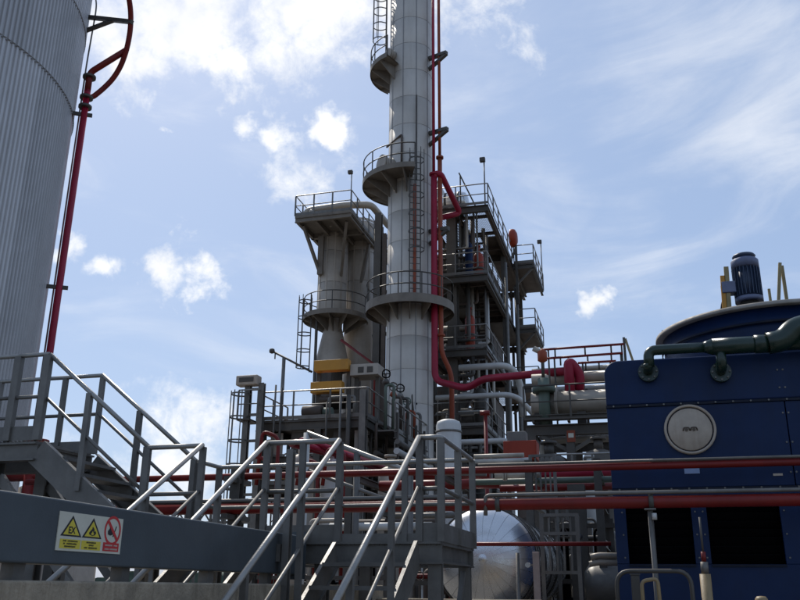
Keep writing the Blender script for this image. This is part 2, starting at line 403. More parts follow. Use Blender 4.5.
MB().bar((XR-.08, YF+.2, .1), (XR-.08, YB-.2, ZP-.25), .05, .05).build('brace', 'galv', cp)
MB().bar((XR-.14, YB-.2, .1), (XR-.14, YF+.2, ZP-.25), .05, .05).build('brace', 'galv', cp)

def stair_y(name, label, xl, xr, ytop, ztop, slope, zbot, railh=.97):
    run = (ztop-zbot)/math.tan(slope); yb = ytop-run
    t = thing(name, ((xl+xr)/2, yb, zbot), label, 'stairs', 'stairs of the crossover walkway')
    dz = Vector((0, 0, 1))
    for x, sd_ in ((xl, 1), (xr, -1)):
        MB().channel((x, ytop, ztop-.10), (x, yb, zbot-.10+.02), .25, .022, -sd_).build('stringer', 'galv', t)
        a, b = Vector((x, ytop, ztop)), Vector((x, yb+.15, zbot+.15*math.tan(slope)))
        MB().tube([a+dz*railh, b+dz*railh], .026, 10).build('handrail', 'rail', t)
        MB().tube([a+dz*railh*.52, b+dz*railh*.52], .018, 8).build('mid_rail', 'galv', t)
        for k in (0.32, .68, 1): q = a.lerp(b, k); MB().bar(q-dz*.05, q+dz*(railh-.01), .05, .05).build('post', 'galv', t)
    n = max(3, round((ztop-zbot)/.2)); 
    for i in range(1, n):
        z = ztop-(ztop-zbot)*i/n; y = ytop-run*i/n
        g = MB(); g.box((xl+.02, y-.12, z-.035), (xr-.02, y-.105, z)); g.box((xl+.02, y+.115, z-.035), (xr-.02, y+.13, z))
        k = -.08
        while k < .11: g.box((xl+.02, y+k-.004, z-.03), (xr-.02, y+k+.004, z)); k += .035
        g.build('tread', 'galv', t)
    return t
stair_y('steel_stair', 'nearest grey steel stair rising from the bottom edge to the walkway', XC, XD, YF-.03, ZP, R(33), .02)
stair_y('steel_stair', 'grey stair half hidden behind the girder, only its sloping handrails showing', XA, XB, YF-.03, ZP, R(32), .02)

# bolted stanchion standing in front of the girder end
st = thing('stanchion', (-3.05, 7.35, 0), 'flat grey steel post standing before the girder end', 'post')
q = atx(289, 500, -3.04)
MB().ibeam((-3.04, q.y, .01), (-3.04, q.y, 2.78), .075, .06, (0, 1, 0), .01).build('shaft', 'galv', st)
MB().box((-3.12, q.y-.09, 0.002), (-2.96, q.y+.09, .015)).build('base_plate', 'galv', st)
MB().box((-3.1185, q.y-.05, 1.8), (-3.08, q.y+.05, 1.95)).build('bracket', 'galv', st)

# upper tank platform and the stair down from it
ZU = 3.1; XU = -6.36
tp = thing('tank_platform', (-8, 8.5, 0), 'high grey platform with handrails beside the big tank', 'platform')
grating(tp, -9.8, XU, 8.0, 9.06, ZU, .05)
for y in (8.03, 9.03): MB().ibeam((-9.8, y, ZU-.12), (XU, y, ZU-.12), .2, .1).build('edge_beam', 'galv', tp)
for x in (-9.7, -8.2, -6.46): MB().ibeam((x, 8.09, ZU-.12), (x, 8.97, ZU-.12), .18, .08).build('cross_beam', 'galv', tp)
railing(tp, [(-9.8, 8.0, ZU), (-6.75, 8.0, ZU)], .98, .026, 1.25, pw=.075, toe=.16)
railing(tp, [(-9.8, 9.06, ZU), (-6.9, 9.06, ZU), (XU, 9.06, ZU)], .98, .026, 1.0, pw=.06, toe=.16)
railing(tp, [(-6.75, 8.0, ZU), (XU, 8.0, ZU)], .98, .026, .6, pw=.085, toe=.16)
for x in (-9.6, -6.93):
    for y in (8.1, 8.95): MB().ibeam((x, y, 0), (x, y, ZU-.22), .15, .15, (0, 1, 0)).build('column', 'galv', tp)
MB().bar((-6.85, 8.1, 2.72), (-5.75, 8.1, 1.55), .06, .10).build('knee_brace', 'galv', tp)
MB().bar((-6.85, 8.95, 2.72), (-5.75, 8.95, 1.55), .06, .10).build('knee_brace', 'galv', tp)
ts = thing('steel_stair', (-5.65, 8.5, 2.0), 'upper grey stair stepping down right from the tank platform', 'stairs', 'stairs of the crossover walkway')
up = Vector((0, 0, 1))
for y, sd_ in ((8.02, 1), (9.04, -1)):
    MB().channel((XU, y, ZU-.12), (XL, y, ZP-.08), .28, .06, -sd_).build('stringer', 'galv', ts)
    a, b = Vector((XU, y, ZU)), Vector((XL, y, ZP))
    MB().tube([a+up*.98, b+up*.97], .026, 10).build('handrail', 'rail', ts)
    MB().tube([a+up*.5, b+up*.5], .02, 8).build('mid_rail', 'galv', ts)
    for k in (.42, .98): q = a.lerp(b, k); MB().bar(q-up*.1, q+up*.96, .06, .06).build('post', 'galv', ts)
for i in range(1, 6):
    z = ZU-(ZU-ZP)*i/6; x = XU+(XL-XU)*i/6
    MB().box((x-.13, 8.05, z-.035), (x+.13, 9.01, z)).build('tread', 'galv', ts)

# bright handrail behind the walkway
hr = thing('handrail', (-4.5, 13, 0), 'pale tubular handrail sloping down right behind the walkway', 'handrail')
a, b = aty(307, 433, 13), aty(410, 472, 13)
MB().tube([a, b, b+Vector((1.2, 0, -.05))], .045, 10, .1).build('top_rail', 'rail', hr)
MB().tube([a+Vector((.02, 0, -.6)), b+Vector((0, 0, -.55))], .03, 8).build('mid_rail', 'galv', hr)
for k in (0, .5, 1): q = a.lerp(b, k); MB().cyl((q.x, q.y, 0), q, .055, 10).build('post', 'white' if k == 0 else 'galv', hr)

# ------------------------------------------------------------------ storage tank
TC = Vector((-15.6, 12.53, 0)); TR = 4.16
tk = thing('storage_tank', TC, 'huge grey storage tank clad in ribbed metal sheets, cut by the left edge', 'tank')
MB().lathe(TC, [(TR+.35, 0), (TR+.35, .35), (TR-.2, .35)], 64).build('plinth', 'concrete', tk)
nsh = 29; da = 2*math.pi/nsh; waves = 8
for ci, (z0, z1) in enumerate(((.35, 3.4), (3.3, 11.98), (11.88, 14.25), (14.15, 18.6))):
    vs = []; fs = []; k = 0; pr = []
    for wv in range(waves):
        for fr, d in ((0, 0), (.15, .034), (.5, .034), (.65, 0)): pr.append(((wv+fr)/waves, d))
    pr.append((1.004, 0.004))
    rr = TR+.012*ci
    for z in (z0, z1):
        for t_, d in pr:
            th = da*t_; vs.append(((rr+d)*math.cos(th), (rr+d)*math.sin(th), z))
    m_ = len(pr); fs = [(i, i+1, m_+i+1, m_+i) for i in range(m_-1)]
    me = bpy.data.meshes.new('cladding_sheet'); me.from_pydata(vs, [], fs); me.materials.append(MATS['tank_clad'])
    for i in range(nsh):
        o = bpy.data.objects.new('cladding_sheet', me); COL.objects.link(o); o.parent = tk; o.rotation_euler.z = da*(i+.37*ci)
for z in (3.32, 11.9, 14.17): MB().lathe(TC, [(TR+.06, z-.02), (TR+.075, z-.01), (TR+.06, z+.0)], 120).build('seam_band', 'stack_seam', tk)
MB().lathe(TC, [(TR+.12, 18.55), (TR+.12, 18.75), (0.02, 19.6)], 64).build('roof', 'tank_clad', tk)

# fire-water riser and ring beside the tank
def at_d(u, v, dist): d = ray(u, v); return EYE + d*(dist/math.hypot(d.x, d.y))
lo = at_d(44, 380, 18.9); hi = at_d(88, 98, 18.9); rx, ry = (lo.x+hi.x)/2, (lo.y+hi.y)/2
rv = thing('riser_pipe', (rx, ry, 0), 'red fire-water riser climbing the right side of the tank to a curved ring', 'pipe')
MB().tube([(rx, ry, 0), (rx, ry, hi.z+.2)], .075, 12).build('riser', 'magenta', rv)
jn = Vector((rx, ry, hi.z))
arc = [at_d(u_, v_, d_) for u_, v_, d_ in ((93, 97, 18.9), (103, 89, 18.85), (113, 79, 18.75), (121, 66, 18.6), (127, 49, 18.4), (130.5, 30, 18.2), (131, 12, 18.0), (128, -8, 17.7), (121, -32, 17.3), (108, -60, 16.9), (88, -95, 16.4), (60, -130, 15.9))]
MB().tube([jn]+arc, .062, 10, .3).build('ring_main', 'red', rv)
top = at_d(92, 73, 18.9); e = at_d(126.5, 50, 18.45)
MB().tube([(rx, ry, hi.z+.15), (rx, ry, top.z), e], .075, 12, .12).build('branch', 'red', rv)
for z in (hi.z, hi.z-.25, hi.z+.55): g = MB(); flange(g, (rx, ry, z), (0, 0, 1), .15, .06); g.build('flange', 'galv_dark', rv)
tdir = (Vector((rx, ry, 0))-Vector((TC.x, TC.y, 0))).normalized()
for z in (hi.z-.45, at_d(57, 287, 18.9).z, 3.2):
    c = Vector((rx, ry, z)); MB().bar(c+tdir*.18, c-tdir*(c.xy.to_3d()-TC).length+tdir*(TR), .06, .08).build('bracket', 'galv_dark', rv)
a_, b_ = at_d(86, 17, 19.2), at_d(132, 22, 18.05)
MB().bar(a_, b_, .09, .09).build('bracket', 'galv_dark', rv)
MB().bar(at_d(85, 31, 19.2), a_.lerp(b_, .62), .08, .08).build('bracket_strut', 'galv_dark', rv)
c2 = Vector((rx, ry, 0))+Vector((-.17, .05, 0))
tag(MB().tube([c2, c2+Vector((0, 0, hi.z+1)), c2+Vector((.05, 0, hi.z+2.6)), c2+Vector((-.3, .3, hi.z+3.3))], .02, 6, .3).build('conduit', 'galv'), 'thin grey conduit running up behind the red tank riser', 'conduit')

# ------------------------------------------------------------------ red pipes in the middle distance
YP = 11.5
lp = thing('red_pipe', (-2, YP, 0), 'thick lower red pipe crossing before the blue tower with a grey tube on top', 'pipe')
MB().tube([(-9.5, YP, 2.645), (6.5, YP, 2.645)], .078, 14).build('pipe_run', 'red', lp)
xs = aty(486, 500, YP).x
MB().tube([(xs, YP-.05, 2.50), (xs, YP-.05, 2.76), (6.5, YP-.05, 2.76)], .026, 8, .07).build('tracer_tube', 'galv', lp)
MB().tube([(-9.5, YP, 2.755), (xs-.25, YP, 2.755)], .03, 8).build('tracer_tube', 'galv', lp)
for px in (498, 651): x = aty(px, 500, YP).x; g = MB(); g.lathe((x, YP, 2.645), [(.082, -.03), (.095, -.03), (.095, .03), (.082, .03)], 16, 'X'); g.build('clamp', 'galv_dark', lp)
hp_ = thing('red_pipe', (-2, YP+.35, 0), 'slimmer upper red pipe with a pale tube along its top', 'pipe')
z = aty(600, 467, YP+.35).z
MB().tube([(-9.5, YP+.35, z), (6.5, YP+.35, z)], .05, 12).build('pipe_run', 'red', hp_)
MB().tube([(aty(478, 466, YP+.3).x, YP+.3, z+.062), (6.5, YP+.3, z+.062)], .02, 8).build('tracer_tube', 'galv', hp_)
for i, px in enumerate((60, 236)):
    x = aty(px, 500, YP+.17).x
    s_ = thing('pipe_stanchion', (x, YP+.17, 0), ('grey goal-post pipe support left of the platform', 'stout grey steel column holding the red pipes behind the walkway')[i], 'support')
    MB().ibeam((x, YP+.17, 0), (x, YP+.17, z+.1), .16, .15, (0, 1, 0)).build('column', 'galv_dark', s_)
    for zz in (2.53, z-.09): MB().bar((x, YP-.18, zz), (x, YP+.55, zz), .1, .07).build('arm', 'galv_dark', s_)
x = aty(651, 520, YP-.02).x
sp = thing('pipe_stanchion', (x, YP-.02, 0), 'slim grey tube post propping the lower red pipe before the tower', 'support')
MB().cyl((x, YP-.02, 0), (x, YP-.02, 2.54), .034, 12).build('shaft', 'galv', sp)
MB().bar((x-.07, YP-.02, 2.553), (x+.07, YP-.02, 2.553), .12, .02).build('saddle', 'galv', sp)
MB().cyl((x+.045, YP-.08, 2.42), (x+.045, YP-.08, 2.5), .03, 8).build('fitting', 'white', sp)
MB().box((x-.1, YP-.12, .0), (x+.1, YP+.08, .012)).build('base_plate', 'galv', sp)
pipe('red_tube', 'thin bright red tube level with the silver vessel dome', [(-3.2, 13.2, aty(480, 544, 13.2).z), (-.45, 13.2, aty(600, 544, 13.2).z)], .03, 'red', n=8)

# ------------------------------------------------------------------ blue cooling tower
YC = 12.5; TX0, TX1 = -.36, 4.96; TY1 = 16.7
ct = thing('cooling_tower', (2.3, 14.6, 0), 'blue cooling tower cell with round hatch and dark louvre openings', 'cooling tower')
SEAM = 2.02
cr = .2; prof = [(TX1, 4.10), (TX0, 4.10)][::-1]
prof += [(TX1-cr+cr*math.cos(R(a_)), 4.76-cr+cr*math.sin(R(a_))) for a_ in range(0, 91, 10)]+[(TX0+cr+cr*math.cos(R(a_)), 4.76-cr+cr*math.sin(R(a_))) for a_ in range(90, 181, 10)]
g = MB(); np_ = len(prof); g.v += [Vector((x, YC, z)) for x, z in prof]+[Vector((x, TY1, z)) for x, z in prof]
g.f += [tuple(range(np_)), tuple(range(2*np_-1, np_-1, -1))]; g.s += [False, False]
for k in range(np_): j_ = (k+1) % np_; g.f.append((j_, k, np_+k, np_+j_)); g.s.append(False)
g.build('upper_casing', 'blue', ct, bevel=.025)
for xa, xb in ((TX0, SEAM-.006), (SEAM+.006, TX1)):
    MB().box((xa, YC+.012, 2.925), (xb, YC+.075, 4.065)).build('front_panel', 'blue', ct, bevel=.008)
MB().box((TX0, YC+.08, 0.3), (TX0+.06, TY1-.08, 4.09)).build('side_panel', 'blue', ct)
MB().box((TX1-.06, YC+.08, 0.3), (TX1, TY1-.08, 4.09)).build('side_panel', 'blue', ct)
MB().box((TX0, TY1-.075, .3), (TX1, TY1, 4.09)).build('back_panel', 'blue', ct)
for zz in (4.0825, 2.905): MB().box((TX0-.006, YC-.012, zz-.017), (TX1+.006, YC+.05, zz+.017)).build('seam_strip', 'blue_dark', ct)
ops = ((-.20, .66), (.86, 1.78), (2.1, 3.3), (3.5, 4.7))
edges = [TX0]+[v for o_ in ops for v in o_]+[TX1]
for i in range(0, len(edges), 2): MB().box((edges[i], YC+.012, 1.92), (edges[i+1], YC+.075, 2.886)).build('front_post', 'blue', ct, bevel=.006)
for a, b in ops: MB().box((a+.001, YC+.014, 2.70), (b-.001, YC+.073, 2.886)).build('lintel', 'blue', ct)
MB().box((TX0, YC+.012, .3), (TX1, YC+.075, 1.918)).build('basin_panel', 'blue', ct, bevel=.006)
MB().box((TX0, YC, 0), (TX1, TY1, .298)).build('footing', 'concrete', ct)
for a, b in ops:
    for k in range(7):
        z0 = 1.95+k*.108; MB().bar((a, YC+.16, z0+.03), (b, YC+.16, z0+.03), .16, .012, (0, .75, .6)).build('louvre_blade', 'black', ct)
    MB().box((a-.05, YC+.30, 1.85), (b+.05, YC+.33, 2.85)).build('shade_backing', 'black', ct)  # black sheet and blackened blades paint in the shade inside the openings
    MB().box((a, YC-.012, 1.885), (b, YC+.011, 1.915)).build('sill', 'blue_dark', ct)
for z_, n_ in ((4.0825, 23), (2.905, 23)):
    g = MB()
    for i in range(n_): x = TX0+.1+i*.231; g.cyl((x, YC-.026, z_), (x, YC-.01, z_), .013, 8)
    g.build('bolts', 'bolt', ct, stuff=True)
g = MB()
for x in (SEAM-.04, SEAM+.03):
    for z_ in (4.25, 4.5, 3.9, 3.5, 3.1): g.cyl((x, YC-.012 if z_ > 4.1 else YC+.002, z_), (x, YC+.014, z_), .013, 8)
for a, b in ops:
    for x in (a-.05, b+.05):
        for z_ in (2.0, 2.3, 2.6): g.cyl((x, YC, z_), (x, YC+.014, z_), .012, 8)
g.build('bolts', 'bolt', ct, stuff=True)
hc = aty(690, 429.5, YC); 
h_ = MB().lathe((hc.x, YC+.010, hc.z), [(.0, -.045), (.285, -.045), (.295, -.035), (.295, .0)], 48, 'Y').build('hatch', 'hatch', ct)
g = MB(); g.lathe((hc.x, YC+.010, hc.z), [(.312, 0), (.312, -.05), (.325, -.06), (.345, -.055), (.348, 0)], 48, 'Y'); g.build('hatch_ring', 'hatch', h_)
for dx in (-.05, .05): 
    g = MB(); g.tube([(hc.x+dx-.045, YC-.035, hc.z-.02), (hc.x+dx-.035, YC-.06, hc.z+.02), (hc.x+dx+.035, YC-.06, hc.z+.02), (hc.x+dx+.045, YC-.035, hc.z-.02)], .009, 6, .02)
    g.cyl((hc.x+dx, YC-.034, hc.z-.01), (hc.x+dx, YC-.05, hc.z-.01), .02, 10); g.build('hatch_handle', 'steel_brown', h_)
p_ = aty(692, 471, YC); MB().box((p_.x-.10, YC+.004, p_.z-.035), (p_.x+.10, YC+.011, p_.z+.035)).build('name_plate', 'plate', ct)
p_ = aty(778, 474.5, YC); MB().box((p_.x-.06, YC+.004, p_.z-.015), (p_.x+.06, YC+.011, p_.z+.015)).build('name_plate', 'hatch', ct)
# fan cylinder
FC = Vector((2.3, 14.6, 0)); FR = 1.72
MB().lathe(FC, [(FR+.05, 4.7), (FR, 4.9), (FR-.02, 5.2), (FR, 5.545), (FR-.03, 5.545), (FR-.05, 4.7)], 72).build('fan_cylinder', 'blue', ct)
MB().lathe(FC, [(FR-.02, 5.54), (FR+.11, 5.54), (FR+.115, 5.555), (FR+.11, 5.60), (FR-.02, 5.60), (FR-.03, 5.56), (FR-.02, 5.54)], 72).build('fan_rim', 'rim', ct)
MB().lathe(FC, [(FR+.012, 5.30), (FR+.03, 5.30), (FR+.03, 5.34), (FR+.012, 5.34)], 72).build('fan_band', 'blue_dark', ct)
for k in range(6):
    th = k*math.pi/3; d_ = Vector((math.cos(th), math.sin(th), 0)); MB().bar(FC+d_*.2+Vector((0, 0, 5.2)), FC+d_*1.6+Vector((0, 0, 5.2)), .26, .03, Vector((-d_.y*.4, d_.x*.4, 1))).build('fan_blade', 'blue_dark', ct)
MB().cyl(FC+Vector((0, 0, 5.1)), FC+Vector((0, 0, 5.35)), .22, 20).build('fan_hub', 'galv_dark', ct)
# motor and its bridge
mc = aty(749, 298, 14.6); mxx = mc.x
MB().bar((FC.x-FR+.0, 14.6, 5.68), (FC.x+FR, 14.6, 5.68), .2, .14).build('motor_bridge', 'galv_dark', ct)
fm = thing('fan_motor', (mxx, 14.6, 5.75), 'dark finned electric motor standing upright on top of the blue tower', 'motor')
MB().cyl((mxx, 14.6, 5.752), (mxx, 14.6, 6.16), .15, 20).build('pedestal', 'galv_dark', fm)
MB().cyl((mxx, 14.6, 6.162), (mxx, 14.6, 6.24), .225, 28).build('mounting_flange', 'motor_cowl', fm)
MB().cyl((mxx, 14.6, 6.242), (mxx, 14.6, 6.76), .185, 28).build('body', 'motor', fm)
for k in range(24):
    th = 2*math.pi*k/24; d_ = Vector((math.cos(th), math.sin(th), 0)); c_ = Vector((mxx, 14.6, 0))
    MB().bar(c_+d_*.2+Vector((0, 0, 6.26)), c_+d_*.2+Vector((0, 0, 6.75)), .05, .01, (-d_.y, d_.x, 0)).build('fin', 'motor', fm)
MB().lathe((mxx, 14.6, 6.765), [(.0, 0), (.222, 0), (.222, .13), (.205, .15), (.18, .15), (.18, .17), (.0, .17)], 32).build('cowl', 'motor_cowl', fm)
MB().lathe((mxx, 14.6, 6.95), [(0.0, .0), (.165, .0), (.19, .03), (.17, .06), (0, .07)], 32).build('rain_cap', 'motor', fm)
MB().box((mxx-.42, 14.45, 6.32), (mxx-.2, 14.68, 6.52)).build('terminal_box', 'motor_cowl', fm, bevel=.015)
MB().tube([(mxx-.36, 14.56, 6.33), (mxx-.44, 14.56, 6.18), (mxx-.5, 14.5, 5.9), (mxx-.55, 14.45, 5.76)], .014, 8, .1).build('power_cable', 'cable', fm)
for i, (pa, pt, m_) in enumerate((((722.5, 300), (722.5, 276), 'yellow'), ((727, 300), (726, 267), 'wood'))):
    a, b = aty(*pa, 14.5), aty(*pt, 14.5)
    tag(MB().bar((a.x, 14.5, 5.62), (b.x, 14.5, b.z), .075, .05, (0, 1, 0)).build('timber_post', m_), ('short yellowish post left of the fan motor', 'taller brown post beside the yellowish one left of the motor')[i], 'post')
af = thing('trestle', (aty(780, 300, 14.6).x, 14.6, 5.6), 'small A-shaped timber trestle right of the fan motor', 'trestle')
a, b = aty(774, 300, 14.6), aty(779.5, 264, 14.6)
MB().bar((a.x, 14.55, 5.75), (b.x, 14.55, b.z), .05, .05).build('leg', 'wood', af); c_ = aty(784, 300, 14.6)
MB().bar((c_.x+.05, 14.65, 5.75), (b.x+.04, 14.65, b.z-.02), .05, .05).build('leg', 'wood', af)
MB().bar((aty(769, 290, 14.6).x, 14.6, 5.75), (aty(769, 290, 14.6).x, 14.6, aty(769, 289, 14.6).z), .04, .04).build('stub', 'wood', af)
MB().bar((FC.x-.6, 14.6, 5.755), (FC.x+.9, 14.6, 5.755), .12, .012).build('foot_plate', 'galv_dark', af)

# green water pipe over the tower front
YG = 12.18
gp_ = thing('green_pipe', (1, YG, 4), 'dark green water pipe bending over the tower top with two flanged drops', 'pipe')
e0 = aty(648, 351, YG); e1 = aty(703, 347, YG); e2 = aty(771, 341, YG)
zl = (e0.z+e1.z)/2
MB().tube([(e0.x, YG, zl-.23), (e0.x, YG, zl), (e1.x+.01, YG, zl)], .072, 18, .14).build('branch_pipe', 'green', gp_)
MB().tube([(e1.x, YG, zl), (e1.x+.12, YG, zl)], .072, 18, r2=.115).build('reducer', 'green', gp_)
MB().tube([(e1.x+.12, YG, zl), (e2.x, YG, zl)], .115, 20).build('header_pipe', 'green', gp_)
MB().tube([(e2.x-.22, YG, zl), (e2.x-.04, YG, zl)], .128, 20).build('coupling', 'green', gp_)
q = aty(800, 318, YG)
MB().tube([(e2.x-.05, YG, zl), (e2.x+.16, YG, zl+.03), (e2.x+.30, YG, zl+.19), (q.x+.25, YG, zl+.26), (6.4, YG, zl+.26)], .15, 20, .2).build('main_pipe', 'green', gp_)
MB().tube([(e2.x+.15, YG+.05, zl), (6.4, YG+.05, zl)], .10, 16).build('lower_pipe', 'green', gp_)
for px in (648, 722):
    c_ = aty(px, 366, YG); x = c_.x; zf = c_.z
    MB().tube([(x, YG, zl-(.02 if px == 722 else .2)), (x, YG, zf), (x, YC+.005, zf-.03)], .07, 16, .1).build('drop_elbow', 'green', gp_)
    g = MB(); flange(g, (x, YC-.05, zf-.03), (0, 1, 0), .14, .04, 24); flange(g, (x, YC-.10, zf-.03), (0, 1, 0), .14, .03, 24); fl = g.build('flange', 'green', gp_)
    g = MB(); bolts_ring(g, (x, YC-.08, zf-.03), (0, 1, 0), .115, 8, .014, .13); g.build('bolts', 'bolt', fl, stuff=True)
MB().bar((3.0, YG, zl-.26), (3.0, YG, zl-.11), .2, .06).build('pipe_saddle', 'green', gp_)
MB().box((2.9, YG-.05, 4.32), (3.1, YC+.02, 4.4)).build('bracket', 'green', gp_)
MB().box((2.95, YG-.04, 4.4), (3.05, YG+.04, zl-.2)).build('bracket', 'green', gp_)

# small pieces before the tower foot
a = aty(618, 600, 11.2); b = aty(690, 567, 11.2)
hr2 = thing('hoop_rail', (a.x, 11.2, 0), 'bent grey tube hoop low before the tower basin', 'rail')
MB().tube([(a.x, 11.2, 0), (a.x, 11.2, aty(620, 571, 11.2).z), (b.x, 11.2, aty(690, 571, 11.2).z), (b.x, 11.2, 0)], .026, 10, .18).build('hoop', 'galv_dark', hr2)
a = aty(635, 575, 11.0)
s2 = thing('short_post', (a.x, 11, 0), 'short square grey post inside the bent tube hoop', 'post')
MB().box((a.x-.05, 10.95, 0), (a.x+.05, 11.05, a.z)).build('shaft', 'galv_dark', s2, bevel=.008); MB().box((a.x-.06, 10.94, a.z), (a.x+.06, 11.06, a.z+.015)).build('cap', 'galv_dark', s2)
a = aty(705, 574, 10.6)
s3 = thing('standpipe', (a.x, 10.6, 0), 'tan standpipe with a grey collar and small red fitting', 'pipe')
MB().cyl((a.x, 10.6, 0), (a.x, 10.6, a.z), .06, 16).build('shaft', 'tan', s3); MB().cyl((a.x+.003, 10.6, a.z), (a.x+.003, 10.6, a.z+.13), .042, 14).build('collar', 'galv', s3)
MB().cyl((a.x+.003, 10.6, a.z+.13), (a.x+.003, 10.6, a.z+.24), .026, 12).build('fitting', 'red', s3); MB().cyl((a.x+.003, 10.6, a.z+.24), (a.x+.003, 10.6, a.z+.62), .012, 8).build('stem', 'galv_dark', s3)
a = aty(761, 596, 10.4)
tag(MB().lathe((a.x, 10.4, 0), [(.07, 0), (.07, a.z-.07), (.066, a.z-.03), (.045, a.z-.005), (0, a.z)], 20).build('bollard', 'tan'), 'rounded tan bollard top at the bottom edge', 'bollard')
a = aty(640, 583, 10.9)
tag(MB().tube([(a.x+.02, 10.8, 0), (a.x+.02, 10.8, a.z+.02), (a.x+.2, 10.8, a.z+.05), (a.x+.24, 10.8, 0)], .022, 8, .06).build('hose_bend', 'tan'), 'small tan pipe bend beside the slim tube post', 'pipe')

# ------------------------------------------------------------------ silver vessel and neighbours
VX, VZ, VR, VY = -2.52, 2.04, .84, 14.6
hv = thing('horizontal_vessel', (VX, 17, 0), 'shiny silver clad horizontal vessel with a domed end facing us', 'vessel')
ng = 24
for k in range(ng):
    a0 = 2*math.pi*k/ng; a1 = 2*math.pi*(k+1)/ng-.006
    MB().lathe((VX, VY, VZ), [(.07*VR, -.40)]+[(VR*math.sin(t_), -.40*math.cos(t_)) for t_ in [R(q_) for q_ in range(10, 91, 10)]], 2, 'Y', a0, a1).build('dome_gore', 'alu', hv)
MB().lathe((VX, VY, VZ), [(0, -.406), (.068, -.403), (.075, -.396)], 20, 'Y').build('dome_cap', 'alu', hv)
for i in range(5):
    y0 = VY+i*1.1; MB().lathe((VX, y0, VZ), [(VR+.004*(i % 2), .0), (VR+.004*(i % 2), 1.1)], 48, 'Y').build('shell_ring', 'alu', hv)
for y in (VY+.02, VY+.35, VY+1.1, VY+2.2, VY+3.3, VY+4.4): MB().lathe((VX, y, VZ), [(VR+.01, -.04), (VR+.03, -.04), (VR+.03, .04), (VR+.01, .04)], 48, 'Y').build('band', 'galv_dark', hv)
MB().lathe((VX, VY+5.5, VZ), [(VR*math.cos(t_), .38*math.sin(t_)) for t_ in [R(q_) for q_ in range(0, 91, 10)]], 48, 'Y').build('rear_dome', 'alu', hv)
for y in (VY+.8, VY+4.4): MB().box((VX-.6, y-.12, 0), (VX+.6, y+.12, VZ-.46)).build('saddle', 'concrete', hv)
a = aty(536, 552, 13.6)
pk = thing('post', (a.x, 13.6, 0), 'pinkish beige square post right of the silver dome', 'post')
MB().box((a.x-.05, 13.55, 0), (a.x+.05, 13.65, a.z)).build('shaft', 'pinkpost', pk, bevel=.008); MB().cyl((a.x-.13, 13.57, a.z-.19), (a.x-.13, 13.62, a.z-.19), .04, 12).build('knob', 'white', pk)
MB().bar((a.x-.13, 13.6, a.z-.19), (a.x, 13.6, a.z-.19), .03, .03).build('knob_arm', 'galv', pk)
a = aty(521, 560, 13.55); tag(MB().cyl((a.x-.03, 13.4, 0), (a.x-.03, 13.4, 2.1), .03, 10).build('thin_post', 'galv'), 'thin grey tube post in front of the silver vessel bands', 'post')

def gate(name, label, px0, px1, py0, py1, Y, nb, zb=None):
    a, b = aty(px0, py0, Y), aty(px1, py1, Y); z1 = a.z; z0 = b.z if zb is None else zb
    t = thing(name, ((a.x+b.x)/2, Y, 0), label, 'guard rail')
    for x in (a.x, b.x): MB().bar((x, Y, 0), (x, Y, z1), .06, .05).build('post', 'galv', t)
    for zz in (z1-.02, (z0+z1)/2+.15, z0+.02): MB().bar((a.x, Y, zz), (b.x, Y, zz), .04, .05).build('rail', 'galv', t)
    for i in range(1, nb): x = a.x+(b.x-a.x)*i/nb; MB().bar((x, Y+.03, z0), (x, Y+.03, z1-.04), .03, .03).build('bar', 'galv', t)
    return t
gate('barred_guard', 'grey barred guard over the silver vessel, right of its dome', 541, 580, 514, 574, 13.9, 5)
gate('barred_guard', 'grey barred guard behind the red pipes, right of the red box', 530, 556, 455, 497, 17, 5)
a, b = aty(590, 565, 17), aty(590, 600, 17)
hz = thing('horizontal_drum', (-.6, 17, 0), 'dull grey horizontal drum low behind the blue tower edge', 'drum')
MB().lathe((a.x-.1, 17, 1.6), [(0, -.02), (.3, .0), (.42, .08), (.45, .2), (.45, 3), (.3, 3.2), (0, 3.25)], 32, 'X').build('shell', 'galv', hz)
for dx in (.5, 2.4): MB().box((a.x+dx, 16.7, 0), (a.x+dx+.2, 17.3, 1.3)).build('saddle', 'concrete', hz)
a = aty(577, 500, 18)
tag(MB().ibeam((a.x, 18, 0), (a.x, 18, 3.6), .34, .34, (0, 1, 0), .03).build('steel_column', 'galv_dark'), 'dark wide steel column behind the barred guard', 'column')
a = aty(578.5, 520, 14.6)
vv = thing('thin_post', (a.x, 14.6, 0), 'thin grey rod with a collar just left of the blue tower', 'post')
MB().cyl((a.x, 14.6, 0), (a.x, 14.6, 2.72), .02, 8).build('rod', 'galv', vv); MB().cyl((a.x, 14.6, 2.36), (a.x, 14.6, 2.44), .05, 10).build('collar', 'galv', vv)
for i, (px, py) in enumerate(((598, 556), (597, 563))):
    a = aty(px, py, 15); tag(MB().tube([(a.x-.12, 15, a.z-.02), (a.x+.02, 15, a.z+.01), (a.x+.4, 15, a.z)], .05, 10, .05).build('pipe_stub', 'beige'), ('upper', 'lower')[i]+' small beige pipe stub at the blue tower corner', 'pipe')

